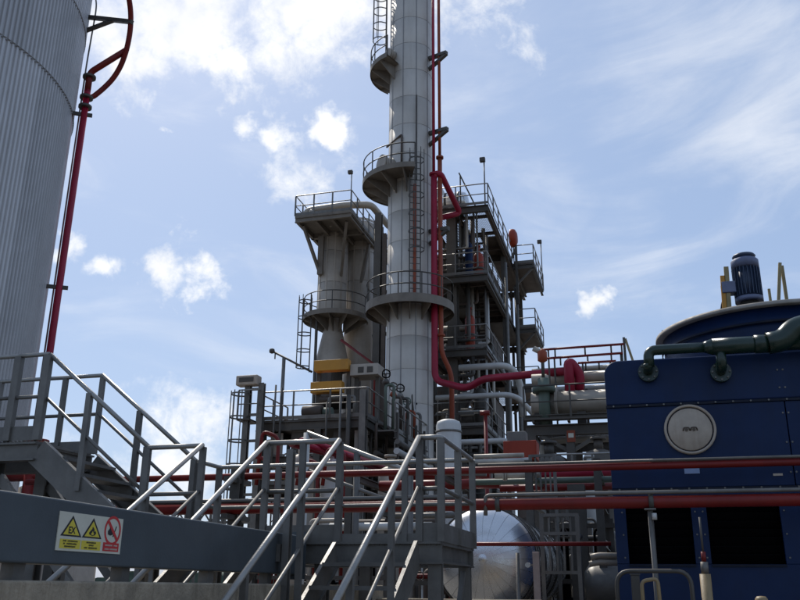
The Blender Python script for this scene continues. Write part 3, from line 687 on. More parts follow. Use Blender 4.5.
# ------------------------------------------------------------------ pipe track behind the red pipes
def pipe_x(label, py, px0, px1, Y, r, m, up0=False, fl=(), grp='pipes on the low pipe track'):
    a, b = aty(px0, py, Y), aty(px1, py, Y); z = a.z
    pts = [(a.x, Y, z), (b.x, Y, z)]
    if up0: pts = [(a.x, Y, 0.0), (a.x, Y, z), (b.x, Y, z)]
    return pipe('track_pipe', label, pts, r, m, .2, 12, grp, [((aty(p, py, Y).x, Y, z), (1, 0, 0)) for p in fl])
pipe_x('cream pipe just above the slimmer red pipe left of the barred guard', 456.5, 474, 524, 18, .045, 'beige')
pipe_x('second cream pipe directly beneath the first one', 461.5, 474, 530, 18, .05, 'white')
pipe_x('dull beige pipe between the two long red pipes', 475.5, 495, 540, 17.5, .07, 'beige', fl=(505,))
pipe_x('dull green-grey pipe below the beige one', 482.5, 470, 612, 18, .065, 'dull_green')
pipe_x('bright red pipe running left of the tower under the slimmer red pipe', 474, 530, 615, 19, .10, 'magenta')
pipe_x('second bright red pipe with a paler lit top near the tower', 488.5, 500, 615, 19, .075, 'red')
pipe_x('dark red pipe partly hidden behind the walkway posts', 486, 380, 500, 18.5, .11, 'red')
pipe_x('upper dark red pipe seen between the walkway posts', 476, 390, 490, 18.8, .12, 'red', fl=(408,))
pipe_x('grey pipe low behind the lower red pipe', 516, 395, 470, 17.5, .06, 'galv')
pipe_x('pale grey pipe low under the walkway handrails', 527, 330, 432, 17, .08, 'white')
pipe_x('brownish pipe low left of the silver dome', 524, 345, 440, 19.5, .10, 'steel_brown')
for i, px in enumerate((372, 456, 540, 604)):
    x = aty(px, 520, 18.4).x
    t = thing('track_support', (x, 18.4, 0), ('leftmost low grey pipe-track frame, under the sloping handrail', 'low pipe-track frame behind the silver dome', 'low pipe-track frame above the silver vessel shell', 'low pipe-track frame at the tower corner')[i], 'support', 'low pipe-track frames')
    for y in (16.8, 19.8): MB().ibeam((x, y, 0), (x, y, 3.95), .14, .14, (0, 1, 0)).build('column', 'galv_dark', t)
    for zz in (2.42, 3.2, 3.75): MB().ibeam((x, 16.9, zz), (x, 19.7, zz), .14, .1).build('arm', 'galv_dark', t)

# tangle of small process lines behind the vessel and the guards
def manifold(label, px0, px1, Y_a, Y_b, n, zmax, pal, seed):
    rn = random.Random(seed); xa, xb = aty(px0, 540, Y_a).x, aty(px1, 540, Y_a).x
    t = thing('pipe_manifold', ((xa+xb)/2, (Y_a+Y_b)/2, 0), label, 'piping', 'tangles of small process lines')
    for zz in (.9, zmax*.6, zmax): MB().bar((xa-.1, Y_a+.05, zz), (xb+.1, Y_a+.05, zz), .08, .1).build('carrier', 'galv_dark', t)
    for x in (xa, xb): MB().bar((x, Y_a+.12, 0), (x, Y_a+.12, zmax+.15), .1, .1).build('upright', 'galv_dark', t)
    for k in range(n):
        x = rn.uniform(xa, xb); y = rn.uniform(Y_a+.15, Y_b); z = rn.uniform(.8, zmax+.3); x2 = min(xb, max(xa, x+rn.uniform(-1.2, 1.2))); r_ = rn.choice((.03, .045, .06, .09))
        MB().tube([(x, y, 0), (x, y, z), (x2, y, z), (x2, y, 0)], r_, 8, .12).build('process_pipe', rn.choice(pal), t)
        if k % 3 == 0: g = MB(); flange(g, (x, y, z*.6), (0, 0, 1), r_*2, .06, 12); g.build('flange', 'galv_dark', t)
        if k % 4 == 0:
            c = Vector(((x+x2)/2, y-.12, z)); g = MB(); g.tube([c+Vector((.1*math.cos(q_*math.pi/6), 0, .1*math.sin(q_*math.pi/6))) for q_ in range(12)], .014, 6, closed=True); g.cyl(c, c+Vector((0, .12, 0)), .018, 6); g.build('valve_wheel', 'steel_brown', t)
dk = ['galv_dark', 'steel_far', 'steel_brown', 'galv_dark', 'galv', 'black']
manifold('dark tangle of small pipes between the silver vessel and the tower', 556, 612, 19.6, 22.5, 26, 2.9, dk, 3)
manifold('dark tangle of small pipes behind the walkway posts', 392, 470, 19.6, 22.5, 26, 2.8, dk+['red'], 4)
manifold('tangle of small pipes far behind the girder end', 262, 385, 21.5, 24.5, 30, 3.0, dk+['twin', 'red'], 5)
manifold('tangle of small pipes above the silver vessel under the red cabinet', 476, 556, 21.8, 24, 24, 3.2, dk+['beige'], 6)

# red box with grey box on it, spray pole
rb_a, rb_b = aty(503, 441, 21), aty(537, 459, 21)
bx = thing('red_cabinet', (-3, 21, 0), 'flat red-orange cabinet panel above the pipes in the centre', 'cabinet')
MB().box((rb_a.x, 21, rb_b.z), (rb_b.x, 21.6, rb_a.z)).build('body', 'redbox', bx, bevel=.02)
MB().box((rb_a.x+.03, 20.985, rb_b.z+.04), (rb_b.x-.03, 20.998, rb_a.z-.04)).build('door', 'redbox', bx)
for x in (rb_a.x+.08, rb_b.x-.08): MB().box((x-.05, 21.2, 0), (x+.05, 21.3, rb_b.z)).build('leg', 'galv_dark', bx)
ga, gb = aty(508, 433, 21.3), aty(527, 441, 21.3)
tag(MB().box((ga.x, 21.1, rb_a.z+.002), (gb.x, 21.5, ga.z)).build('grey_box', 'galv', bevel=.015), 'small pale grey box sitting on the red cabinet', 'box')
a = aty(485.5, 413, 20)
rp = thing('spray_pole', (a.x, 20, 0), 'slender red fire-spray pole with a tee head left of the red cabinet', 'pole')
MB().cyl((a.x, 20, 0), (a.x, 20, a.z), .045, 10).build('pole', 'red', rp); MB().cyl((a.x-.13, 20, a.z), (a.x+.1, 20, a.z), .06, 10).build('head', 'red', rp)

# white drum
wa = aty(449, 470, 24); wr = .36; wz = aty(449, 420, 24).z
wt = thing('white_drum', (wa.x, 24, 0), 'small upright white drum with a rounded top behind the walkway', 'drum')
MB().lathe((wa.x, 24, 0), [(wr, .6), (wr, wz-.16), (wr*.9, wz-.06), (wr*.55, wz), (0, wz+.02)], 32).build('shell', 'white', wt)
for zz in (1.8, 2.5, 3.1, 3.7, 4.3, wz-.35): MB().lathe((wa.x, 24, zz), [(wr, -.03), (wr+.02, -.03), (wr+.02, .03), (wr, .03)], 32).build('band', 'galv', wt)
for k in range(3): th = k*2.1; MB().bar((wa.x+wr*.8*math.cos(th), 24+wr*.8*math.sin(th), 0), (wa.x+wr*.8*math.cos(th), 24+wr*.8*math.sin(th), .7), .08, .08).build('leg', 'galv_dark', wt)

# ------------------------------------------------------------------ tall column (stack)
SY = 36.0; SXC = aty(409.5, 365, SY).x; SR = 1.06
sk = thing('tall_column', (SXC, SY, 0), 'tall pale metal-clad column rising out of the top of the picture', 'column')
zt = 36.0; zs = [0, 3, 5.6, 8, 9.8, 11.6]
segs = []
zz = 0
while zz < zt: segs.append((zz, min(zt, zz+1.52))); zz += 1.52
for i, (a0, b0) in enumerate(segs):
    MB().lathe((SXC, SY, 0), [(SR+.0, a0), (SR+.0, b0-.02), (SR-.012, b0-.015), (SR-.012, b0)], 56).build('cladding_ring', 'stack', sk)
MB().lathe((SXC, SY, 0), [(SR, zt-.001), (SR*.9, zt+.3), (0, zt+.6)], 56).build('top_head', 'stack', sk)
MB().lathe((SXC, SY, 0), [(SR+.3, 0), (SR+.3, .5), (SR-.1, .5)], 40).build('base_ring', 'concrete', sk)
for k in range(10):
    th = 2*math.pi*k/10+.2; x, y = SXC+(SR+.004)*math.cos(th), SY+(SR+.004)*math.sin(th)
    MB().bar((x, y, 1), (x, y, zt), .05, .012, (math.cos(th), math.sin(th), 0)).build('lap_strip', 'stack_seam', sk)

def ring_platform(root, c, z, r0, r1, a0, a1, m='underside', rail=True, brackets=5, skirt=.16, n=36):
    cx, cy = c
    full = a1-a0 > 359
    A0, A1 = R(a0), R(a1)
    d = MB().lathe((cx, cy, z), [(r0, -.06), (r1, -.06), (r1, 0), (r0, 0)], n, 'Z', A0, A1, smooth=False).build('deck', m, root)
    MB().lathe((cx, cy, z), [(r1+.002, -skirt), (r1+.016, -skirt), (r1+.016, .1), (r1+.002, .1), (r1+.002, -skirt)], n, 'Z', A0, A1, smooth=False).build('skirt', m, root)
    for k in range(brackets):
        th = A0+(A1-A0)*(k+.5)/brackets; e = Vector((math.cos(th), math.sin(th), 0)); C = Vector((cx, cy, z-.06))
        t = Vector((-e.y, e.x, 0))*.02
        P = [C+e*r0, C+e*(r1-.03), C+e*(r1-.03)-Vector((0, 0, .1)), C+e*r0-Vector((0, 0, .75))]
        MB().add([p+t for p in P]+[p-t for p in P], [(0, 1, 2, 3), (7, 6, 5, 4), (0, 4, 5, 1), (1, 5, 6, 2), (2, 6, 7, 3), (3, 7, 4, 0)], False).build('gusset', m, root)
    if rail:
        pts = [Vector((cx+(r1-.02)*math.cos(A0+(A1-A0)*k/n), cy+(r1-.02)*math.sin(A0+(A1-A0)*k/n), z)) for k in range(n+1)]
        for h in (.55, 1.1): MB().tube([p+Vector((0, 0, h)) for p in pts], .028, 6).build('ring_rail', 'galv_dark', root)
        npost = max(3, round((A1-A0)*r1/1.1))
        for k in range(npost+1):
            p = pts[round(k*n/npost)]; MB().bar(p, p+Vector((0, 0, 1.1)), .045, .045).build('post', 'galv_dark', root)
    return d
# angles: 0 = +X, 90 = +Y (away), 270 = towards us
zlow = aty(407, 309, SY).z; zmid = aty(400, 187, SY).z; ztop_ = aty(395, 76, SY).z
ring_platform(sk, (SXC, SY), zlow, SR+.01, 2.02, 0, 360, brackets=12, skirt=.3)
ring_platform(sk, (SXC, SY), zmid, SR+.01, 2.3, 120, 290, brackets=6)
ring_platform(sk, (SXC, SY), ztop_, SR+.01, 2.05, 140, 250, brackets=4)
# manway with blind cover on the mid platform, flanged nozzle above the top one
def manway(root, ang, z, r, name='manway', l=.45):
    e = Vector((math.cos(R(ang)), math.sin(R(ang)), 0)); c = Vector((SXC, SY, z))
    g = MB(); g.cyl(c+e*(SR-.05), c+e*(SR+l), r*.8, 20); flange(g, c+e*(SR+l), e, r, .08, 24); flange(g, c+e*(SR+l+.1), e, r, .07, 24)
    g.build(name, 'twin', root)
manway(sk, 225, zmid+.75, .46); manway(sk, 230, ztop_+.6, .3, l=.25)
fl_ = Vector((math.cos(R(295)), math.sin(R(295)), 0)); c_ = Vector((SXC, SY, 0))+fl_*(SR+.2)
ladder(sk, (c_.x, c_.y, zlow), (c_.x, c_.y, zmid+1.1), fl_, .5, 'galv_dark', 2.3)
fl2 = Vector((math.cos(R(192)), math.sin(R(192)), 0)); c2_ = Vector((SXC, SY, 0))+fl2*(SR+.22)
ladder(sk, (c2_.x, c2_.y, ztop_), (c2_.x, c2_.y, zt-.5), fl2, .5, 'galv_dark', 2.0)
fl3 = Vector((math.cos(R(268)), math.sin(R(268)), 0)); c3 = Vector((SXC, SY, 0))+fl3*(SR+.06)
MB().bar((c3.x+.55, c3.y, zlow), (c3.x+.55, c3.y+.02, zmid-.5), .12, .1).build('cable_tray', 'orange', sk)
MB().bar((c3.x+.62, c3.y, zmid-.3), (c3.x+.62, c3.y+.02, ztop_-2), .07, .06).build('conduit', 'galv_dark', sk)
MB().tube([(c3.x-.1, c3.y-.02, zmid+.1), (c3.x-.1, c3.y-.02, zmid+2.2), (c3.x-1.0, c3.y+.5, zmid+1.9)], .05, 8, .1).build('drain_pipe', 'steel_brown', sk)
for z in (aty(440, 62, SY).z, aty(440, 137, SY).z, aty(440, 235, SY).z):
    x0 = SXC+SR
    MB().bar((x0-.1, SY-.25, z+.1), (x0+.95, SY-.7, z+.0), .2, .16).build('pipe_bracket', 'galv_dark', sk)
    MB().bar((x0-.1, SY-.25, z-.55), (x0+.95, SY-.7, z-.06), .16, .14).build('bracket_strut', 'galv_dark', sk)
    MB().box((x0-.12, SY-.3, z-.7), (x0-.04, SY-.2, z+.25)).build('bracket_plate', 'galv_dark', sk)

# red downcomer with the long run to the pipe rack, orange pipe beside it
PX = aty(434.8, 250, SY-.5).x; YR = SY-.62
e1 = aty(430.5, 381, YR); kink = aty(476, 378, 34); e3 = aty(568, 371, 30.2)
rd = thing('red_duct', (PX, YR, 0), 'thick crimson pipe down the tall column bending right to the pipe rack', 'pipe')
zlp = aty(436, 178, YR).z
MB().tube([(PX, YR, zlp), (PX, YR, 35.5)], .07, 10).build('upper_run', 'magenta', rd)
MB().tube([(PX, YR, zlp+.2), (PX, YR, e1.z), (kink.x-.5, 34.6, kink.z-.3), (kink.x+.3, 34, kink.z-.05), (e3.x+.1, 30.2, e3.z)], .15, 14, .45).build('pipe_run', 'magenta', rd)
yy = 30.2; a = aty(570, 392, yy); b = aty(570, 364, yy)
MB().tube([(a.x, yy, a.z-.3), (a.x, yy, b.z+.18), (a.x+.38, yy+.2, b.z-.35), (a.x+.30, yy+.3, a.z+.1)], .18, 14, .3).build('rack_drop', 'magenta', rd)
pl = aty(436, 173, YR); 
pr_ = aty(460, 213, SY+1.5)
MB().tube([(PX, YR, pl.z-.3), (PX+.1, YR, pl.z), (PX+.35, YR, pl.z-.1), (pr_.x, SY+1.5, pr_.z), (PX+.05, SY+.9, aty(437, 218, SY+.9).z)], .14, 12, .25).build('loop', 'magenta', rd)
for z in (zlp+.2, aty(436, 300, YR).z): g = MB(); flange(g, (PX, YR, z), (0, 0, 1), .22, .1); g.build('flange', 'magenta', rd)
OX = PX+.37
op = thing('orange_pipe', (OX, YR, 0), 'rusty orange pipe running beside the crimson one on the tall column', 'pipe')
o1 = aty(437.5, 352, YR); o2 = aty(442, 372, YR)
MB().tube([(OX-.1, YR+.1, zlp+1), (OX-.1, YR+.1, 35.5)], .075, 10).build('upper_run', 'orange', op)
MB().tube([(OX-.1, YR+.1, zlp+1.2), (OX-.1, YR+.1, o1.z), (OX+.28, YR+.45, o2.z), (OX+.28, YR+.45, 4.5)], .11, 12, .4).build('pipe_run', 'orange', op)
for z in (zlp+1.1, aty(440, 335, YR).z): g = MB(); flange(g, (OX-.1, YR+.1, z), (0, 0, 1), .18, .1); g.build('flange', 'orange', op)

# ------------------------------------------------------------------ process structure right of the column
Y0, Y1, Y2 = 38.0, 46.0, 52.5
PXL, PXR, PXW = aty(436, 300, Y0).x, aty(488, 203, Y0).x, -4.85
LV = [5.0, 8.57, 12.25, 15.93, 19.55]
ps = thing('process_structure', (-7.2, 42, 0), 'tall dark steel process frame of stacked platforms right of the column', 'structure')
cols = [(-8.05, Y0+.7, .56), (-8.05, Y1-1, .4), (PXR-.25, Y1-1.6, .30), (PXR-.3, Y2-1, .35), (-8.05, Y2-1, .35), (PXL-.6, Y0+.7, .3), (PXL-.6, Y2-1, .3)]
for x, y, s_ in cols: MB().ibeam((x, y, 0), (x, y, LV[-1]-.16), s_, s_*.85, (0, 1, 0), .035).build('column', 'steel_far', ps)
for li, z in enumerate(LV):
    xr = PXR-(.12*(4-li))
    for y in (Y0+.06, Y1-1, Y2-1): MB().ibeam((PXL-.6, y, z-.24), (xr, y, z-.24), .34, .2, t=.03).build('cross_beam', 'steel_far', ps)
    for x in (PXL-.5, -8.05+.3, xr-.1): MB().ibeam((x, Y0+.17, z-.24), (x, Y2-.2, z-.24), .30, .18, t=.03).build('long_beam', 'steel_far' if li % 2 else 'steel_brown', ps)
    for k in range(7 if li < 4 else 3): y = Y0+1.1+k*(1.0 if li < 4 else 2.2); MB().ibeam((-7.7, y, z-.2), (xr-.2, y, z-.2), .16, .1).build('joist', 'steel_brown', ps)
    if li in (4, 2):
        grating(ps, PXL-.6, -7.2, Y0+.1, Y2-1.2, z, .07, 'galv_dark', .05, .5); grating(ps, -7.2, xr, Y0+.1, Y0+4.2, z, .06, 'galv', .05, .16)
        MB().box((-7.2, Y0+4.2, z-.06), (xr, Y2-1.2, z)).build('deck_plate', 'steel_brown', ps)
    else: MB().box((PXL-.6, Y0+.1, z-.06), (xr, Y2-1.2, z)).build('deck_plate', 'steel_far', ps)
    railing(ps, [(PXL-.6, Y0+.03, z), (xr, Y0+.03, z), (xr, Y1+.2, z)], 1.1, .03, 1.5, pw=.06, toe=.14, m='galv', n=6)
    if li in (2, 3, 4):       # rear wing sticking out to the right
        wz = z-.1
        wy0 = Y1+.3 if li != 3 else Y1+1.2
        wx = PXW if li != 3 else PXW-.15
        MB().box((xr-.05, wy0, wz-.08), (wx, Y2-1, wz)).build('wing_deck', 'steel_brown', ps)
        for x in (xr+.1, wx-.08): MB().ibeam((x, wy0, wz-.22), (x, Y2-1, wz-.22), .26, .14, t=.03).build('wing_beam', 'steel_far', ps)
        MB().ibeam((xr, wy0+.06, wz-.22), (wx, wy0+.06, wz-.22), .26, .14, t=.03).build('wing_beam', 'steel_far', ps)
        MB().bar((xr, wy0+.1, wz-1.5), (wx-.1, wy0+.1, wz-.36), .1, .1).build('knee_brace', 'steel_far', ps)
        railing(ps, [(xr+.1, wy0, wz), (wx, wy0, wz), (wx, Y2-1, wz)], 1.1, .03, 1.3, pw=.06, toe=.14, m='galv', n=6)
for i, (za, zb) in enumerate(zip(LV[:-1], LV[1:])):      # diagonal bracing and stair flights inside
    MB().bar((-8.05, Y0+.9, za+.1), (-8.05, Y1-1.2, zb-.45), .14, .14).build('brace', 'steel_brown', ps)
    MB().bar((PXR-.7, Y1-1.8, za+.05), (PXR-.7, Y0+2.2, zb-.4), .06, .26).build('stair_stringer', 'steel_far', ps)
    MB().bar((PXR-1.4, Y1-1.8, za+.05), (PXR-1.4, Y0+2.2, zb-.4), .06, .26).build('stair_stringer', 'steel_far', ps)
    for k in range(1, 12):
        t_ = k/12; y = (Y1-1.8)+(Y0+2.2-Y1+1.8)*t_; z = za+.05+(zb-.45-za)*t_; MB().box((PXR-1.37, y-.12, z), (PXR-.73, y+.12, z+.03)).build('tread', 'steel_far', ps)
# lattice of small posts at the back so the sky shows through in slots
for x in (-7.3, -6.9): MB().ibeam((x, Y2-1, 0), (x, Y2-1, LV[-1]), .2, .15, (0, 1, 0)).build('column', 'steel_far', ps)
# things on the levels
def hdrum(name, label, x0, x1, y, z, r, m, sup=.5, group=None):
    t = thing(name, ((x0+x1)/2, y, z-r), label, 'drum', group)
    MB().lathe((x0, y, z), [(0, 0), (r*.6, .05), (r*.92, .16), (r, .3), (r, (x1-x0)-.3), (r*.92, (x1-x0)-.16), (r*.6, (x1-x0)-.05), (0, x1-x0)], 24, 'X').build('shell', m, t)
    for f_ in (.25, .75): x = x0+(x1-x0)*f_; MB().box((x-.1, y-r*.7, z-r-sup), (x+.1, y+r*.7, z-r*.6)).build('saddle', 'steel_far', t); MB().lathe((x0+(x1-x0)*f_*.9, y, z), [(r+.005, -.05), (r+.035, -.05), (r+.035, .05), (r+.005, .05)], 24, 'X').build('band', 'galv_dark', t)
    return t
def vdrum(name, label, x, y, z0, z1, r, m, group=None, cat='drum'):
    t = thing(name, (x, y, z0), label, cat, group)
    MB().lathe((x, y, z0), [(r*.5, 0), (r*.5, .25), (r, .45), (r, z1-z0-.25), (r*.8, z1-z0-.08), (r*.4, z1-z0), (0, z1-z0+.02)], 24).build('shell', m, t)
    MB().lathe((x, y, (z0+z1)/2), [(r, -.05), (r+.03, -.05), (r+.03, .05), (r, .05)], 24).build('band', 'galv_dark', t)
    g = MB(); g.cyl((x, y, z1-.03), (x, y, z1+.35), r*.3, 10); flange(g, (x, y, z1+.35), (0, 0, 1), r*.5, .08); g.build('nozzle', m, t); return t
ec = aty(453, 190, 39)
hdrum('condenser_drum', 'shiny silver condenser drum on the top deck of the dark frame', -8.75, -7.25, 39.2, LV[4]+.75, .55, 'alu', .2)
vdrum('small_vessel', 'stubby grey vessel left of the silver condenser drum', -9.0, 39.6, LV[4], LV[4]+1.9, .38, 'white')
hdrum('heat_exchanger', 'rust-red exchanger drum lying on the second deck of the frame', -8.9, -6.9, 40.2, LV[3]+.75, .42, 'steel_brown', .33)
vdrum('small_vessel', 'slim blue vessel standing on the second deck of the frame', -7.35, 39.4, LV[3], LV[3]+2.2, .2, 'blue')
vdrum('small_vessel', 'slim red vessel beside the blue one on the second deck', -6.95, 39.9, LV[3], LV[3]+1.8, .26, 'redbox')
hdrum('heat_exchanger', 'dark grey exchanger drum on the third deck of the frame', -9.0, -7.0, 41, LV[2]+.8, .5, 'steel_far', .3)
vdrum('small_vessel', 'dull red vessel on the third deck of the frame', -7.4, 39.6, LV[2], LV[2]+2.1, .24, 'redbox')
hdrum('heat_exchanger', 'long grey exchanger drum on the lowest visible deck', -8.9, -6.7, 40.8, LV[1]+.85, .55, 'galv', .3)
vdrum('small_vessel', 'grey vessel on the lowest visible deck behind the railing', -6.9, 39.3, LV[1], LV[1]+2.0, .3, 'galv_dark')
for i, (za, m_) in enumerate(((LV[0], 'steel_far'), (LV[0], 'galv'))): vdrum('small_vessel', ('dark', 'pale')[i]+' pot vessel under the lowest decks of the frame', -7.9+i*1.0, 39.4, za, za+2.2, .34, m_)
bi = 0
for li, nm in ((0, 'ground-floor'), (1, 'lowest'), (2, 'third'), (3, 'second')):
    for (xa, xb, ya, yb_, h, m_, side) in ((-9.9, -8.5, 42.3, 44.6, 2.9, 'steel_far', 'left'), (-8.2, -7.0, 44.4, 47.5, 2.6, 'steel_brown', 'right')):
        t = thing('equipment_housing', ((xa+xb)/2, ya, LV[li]), 'dark boxy equipment housing deep in the frame, '+side+' one on the '+nm+' deck', 'housing', 'equipment housings in the frame')
        MB().box((xa, ya, LV[li]+.1), (xb, yb_, LV[li]+h)).build('casing', m_, t, bevel=.03)
        for k in range(3): MB().box((xa+.1+k*(xb-xa-.1)/3, ya-.03, LV[li]+.3), (xa+(k+1)*(xb-xa-.1)/3, ya-.002, LV[li]+h-.25)).build('panel', ('steel_far', 'galv_dark', 'steel_brown')[(k+bi) % 3], t)
        MB().box((xa-.06, ya-.06, LV[li]), (xb+.06, yb_+.06, LV[li]+.098)).build('skid', 'steel_far', t)
        MB().cyl(((xa+xb)/2, (ya+yb_)/2, LV[li]+h), ((xa+xb)/2, (ya+yb_)/2, LV[li]+h+.4), .25, 14).build('vent', 'galv_dark', t); bi += 1
# random process piping inside
for i in range(48):
    li = random.randrange(4); z = LV[li]+random.uniform(.4, 3.0); y = random.uniform(Y0+.5, Y0+4)
    xa = random.uniform(PXL-.4, -8.3); xb = random.uniform(-7.8, PXR-.3); m_ = random.choice(['galv', 'steel_far', 'beige', 'galv_dark', 'steel_brown', 'white'])
    MB().tube([(xa, y, LV[li]), (xa, y, z), (xb, y, z), (xb, y, LV[li+1]-.1)], random.choice((.05, .07, .1)), 8, .15).build('process_pipe', m_, ps)
for i, (px, py) in enumerate(((339, 50),)): pass
# the two light pipes that leave the frame to the right
a = aty(459, 368, Y0-.3); b = aty(512, 366, Y0-.3)
pipe('outlet_pipe', 'pale pipe elbowing down at the frame corner above the crimson pipe', [(a.x, Y0-.3, a.z), (b.x, Y0-.3, a.z), (b.x+.3, Y0+.6, a.z-.9), (b.x+.3, Y0+.6, a.z-2.2)], .155, 'white', .6, group='outlet pipes of the frame')
a = aty(436, 398, Y0-.3); b = aty(515, 395, Y0-.3)
pipe('outlet_pipe', 'pale pipe below the crimson one bending back at the frame corner', [(a.x, Y0-.3, a.z), (b.x, Y0-.3, a.z), (b.x+.7, Y0+1.2, a.z-.75), (b.x+.7, Y0+5, a.z-.9)], .125, 'white', .6, group='outlet pipes of the frame')
a = aty(440, 443, 33); b = aty(510, 443, 33)
pipe('outlet_pipe', 'pale pipe running into the back of the red cabinet', [(a.x, 33, a.z), (b.x, 33, a.z), (b.x, 33, 0)], .11, 'white', .3, group='outlet pipes of the frame')
# vertical drain pipes at the right side of the frame
for i, (px, r_) in enumerate(((507.5, .09), (517.5, .12))):
    x = PXR+.1+.0*i; q = atx(px, 330, x); 
    pipe('drain_pipe', ('thin', 'thicker')[i]+' grey vertical pipe down the right side of the frame', [(x, q.y, .0), (x, q.y, LV[3+i*0]+2.2)], r_, 'galv', group='vertical pipes on the frame side')
# lamp posts on the top deck
for i, (px, py, Y) in enumerate(((484, 160, Y0+.1), (529.5, 243, Y2-1.2))):
    a = aty(px, py, Y); x = a.x if i == 0 else PXW-.02; zb = LV[4] if i == 0 else LV[4]-.1; zt_ = a.z
    lpst = thing('lamp_post', (x, Y, zb), ('thin lamp post at the top corner of the dark frame', 'short lamp post at the rear right end of the top deck')[i], 'lamp', 'lamp posts on the platforms')
    MB().cyl((x, Y, zb), (x, Y, zt_), .035, 8).build('pole', 'galv', lpst); MB().box((x-.22, Y-.1, zt_-.1), (x+.06, Y+.1, zt_+.14)).build('lamp_head', 'galv_dark', lpst, bevel=.03)
# davit on the top deck
dv = thing('davit', (-7.6, Y0+.5, LV[4]), 'slanted davit arm on the top deck left of the lamp post', 'davit')
a, b = aty(459, 173, Y0+.5), aty(476, 197, Y0+.5)
MB().bar((a.x, Y0+.5, a.z), (b.x, Y0+.5, LV[4]+.05), .07, .07).build('arm', 'galv_dark', dv); MB().bar((a.x+.06, Y0+.5, LV[4]), (a.x+.06, Y0+.5, a.z-.2), .06, .06).build('mast', 'galv_dark', dv)
# red exchanger end hanging outside the top deck
a = aty(515.5, 238, 44.5); x = PXR+.25
q = atx(515.5, 238, x)
re = thing('red_bonnet', (x, q.y, LV[4]), 'rust-red rounded exchanger bonnet bolted to the top deck railing side', 'exchanger')
MB().lathe((x-.3, q.y, q.z), [(0, -.1), (.3, -.08), (.52, 0), (.55, .06), (.55, .2), (.5, .3), (.3, .4), (0, .42)], 24, 'X').build('bonnet', 'redbox', re)
MB().bar((x, q.y, LV[3]+1.0), (x, q.y, q.z-.5), .14, .14).build('support_leg', 'steel_far', re)
MB().bar((x, q.y, q.z-.62), (x-.5, q.y, LV[4]-.35), .12, .12).build('support_arm', 'steel_far', re)

# ------------------------------------------------------------------ twin vessels with roof platform
TY = 41.2
tw = {}; FZ_ = 7.62
for i, (px0, px1, Y, lab) in enumerate(((318.5, 345.5, TY, 'left concrete-grey vessel of the pair under the high platform'), (345.5, 373, TY+1.6, 'right vessel of the pair half behind its twin and the column'))):
    xa, xb = aty(px0, 300, Y).x, aty(px1, 300, Y).x; r = (xb-xa)/2; cx = (xa+xb)/2; zt_ = aty(340, 225, Y).z
    t = thing('twin_vessel', (cx, Y, 0), lab, 'vessel', 'twin vessels left of the column'); tw[i] = (cx, Y, r, t)
    z1 = aty(330, 326, Y).z; z2 = aty(330, 362, Y).z
    k = 0; zz = z1+.5
    while zz < zt_: MB().lathe((cx, Y, 0), [(r, zz), (r, min(zz+1.8, zt_)-.02), (r-.015, min(zz+1.8, zt_)-.01)], 40).build('shell_ring', 'twin', t); zz += 1.8
    if i == 0: MB().lathe((cx+.12, Y, 0), [(r*1.12, z2-.5), (r*1.12, z2), (r*.62, z1-.15), (r*.64, z1+.5)], 40).build('cone', 'twin', t)
    else: MB().lathe((cx, Y, 0), [(r, z2-3), (r, z1+.5)], 40).build('lower_shell', 'twin', t)
    MB().lathe((cx, Y, 0), [(r*.9, 0), (r*.9, z2-.4)], 32).build('skirt', 'steel_far', t)
    for k in range(5):
        th = R(200+k*32); x, y = cx+(r+.01)*math.cos(th), Y+(r+.01)*math.sin(th); MB().bar((x, y, z1+.6), (x, y, zt_-.4), .07, .03, (math.cos(th), math.sin(th), 0)).build('stiffener', 'twin', t)
cx, Y, r, t = tw[0]
zr = aty(330, 320, Y).z
ring_platform(t, (cx+.25, Y), zr, r*.66, r+.95, 130, 392, 'underside', True, 8)
ladder(t, (cx-r-.02, Y-.9, aty(300, 376, Y).z), (cx-r-.02, Y-.9, zr+1.1), (-1, -.35, 0), .5, 'galv_dark', .2)
MB().bar((cx-r+.3, Y-.9, FZ_), (cx-r+.3, Y-.9, zr), .12, .12).build('ladder_post', 'galv_dark', t)
# roof platform
RF = 38.2
rz = aty(295, 216, RF).z
rx0, rx1 = aty(295, 216, RF).x, aty(351, 207, RF).x
rpf = thing('roof_platform', ((rx0+rx1)/2, 42, rz-2), 'high cantilever platform with railings on top of the twin vessels', 'platform')
MB().box((rx0, RF, rz-.10), (rx1, 45.4, rz)).build('deck', 'underside', rpf)
for y in (RF+.08, 40.6, 43, 45.3): MB().ibeam((rx0, y, rz-.24), (rx1, y, rz-.24), .26, .16, t=.03).build('cross_beam', 'underside', rpf)
for x in (rx0+.1, rx0+1.1, rx1-1.1, rx1-.1): MB().ibeam((x, RF+.2, rz-.25), (x, 45.2, rz-.25), .24, .15, t=.03).build('long_beam', 'underside', rpf)
railing(rpf, [(rx0, 45.4, rz), (rx0, RF, rz), (rx1, RF, rz), (rx1, 45.4, rz)], 1.15, .032, 1.1, pw=.07, m='galv', toe=.16, n=6)
for (ax, ay), (bx_, by) in (((rx0+.3, RF+.5), (tw[0][0]-r*.6, TY-r*.7)), ((rx1-.4, RF+.5), (tw[0][0]+r*.8, TY-r*.5)), ((rx1-.2, 42), (tw[1][0]+r*.4, TY+.9)), ((rx0+.2, 42), (tw[0][0]-r*.9, TY))):
    MB().bar((ax, ay, rz-.38), (bx_, by, rz-2.6), .14, .16).build('strut', 'underside', rpf)
MB().bar((tw[0][0]-.4, TY-.9, rz-2.6), (tw[0][0]-.4, TY-.9, rz-.4), .3, .18).build('hanger', 'underside', rpf)
a, b = aty(306, 212, 39.2), aty(385, 206, 39.2)
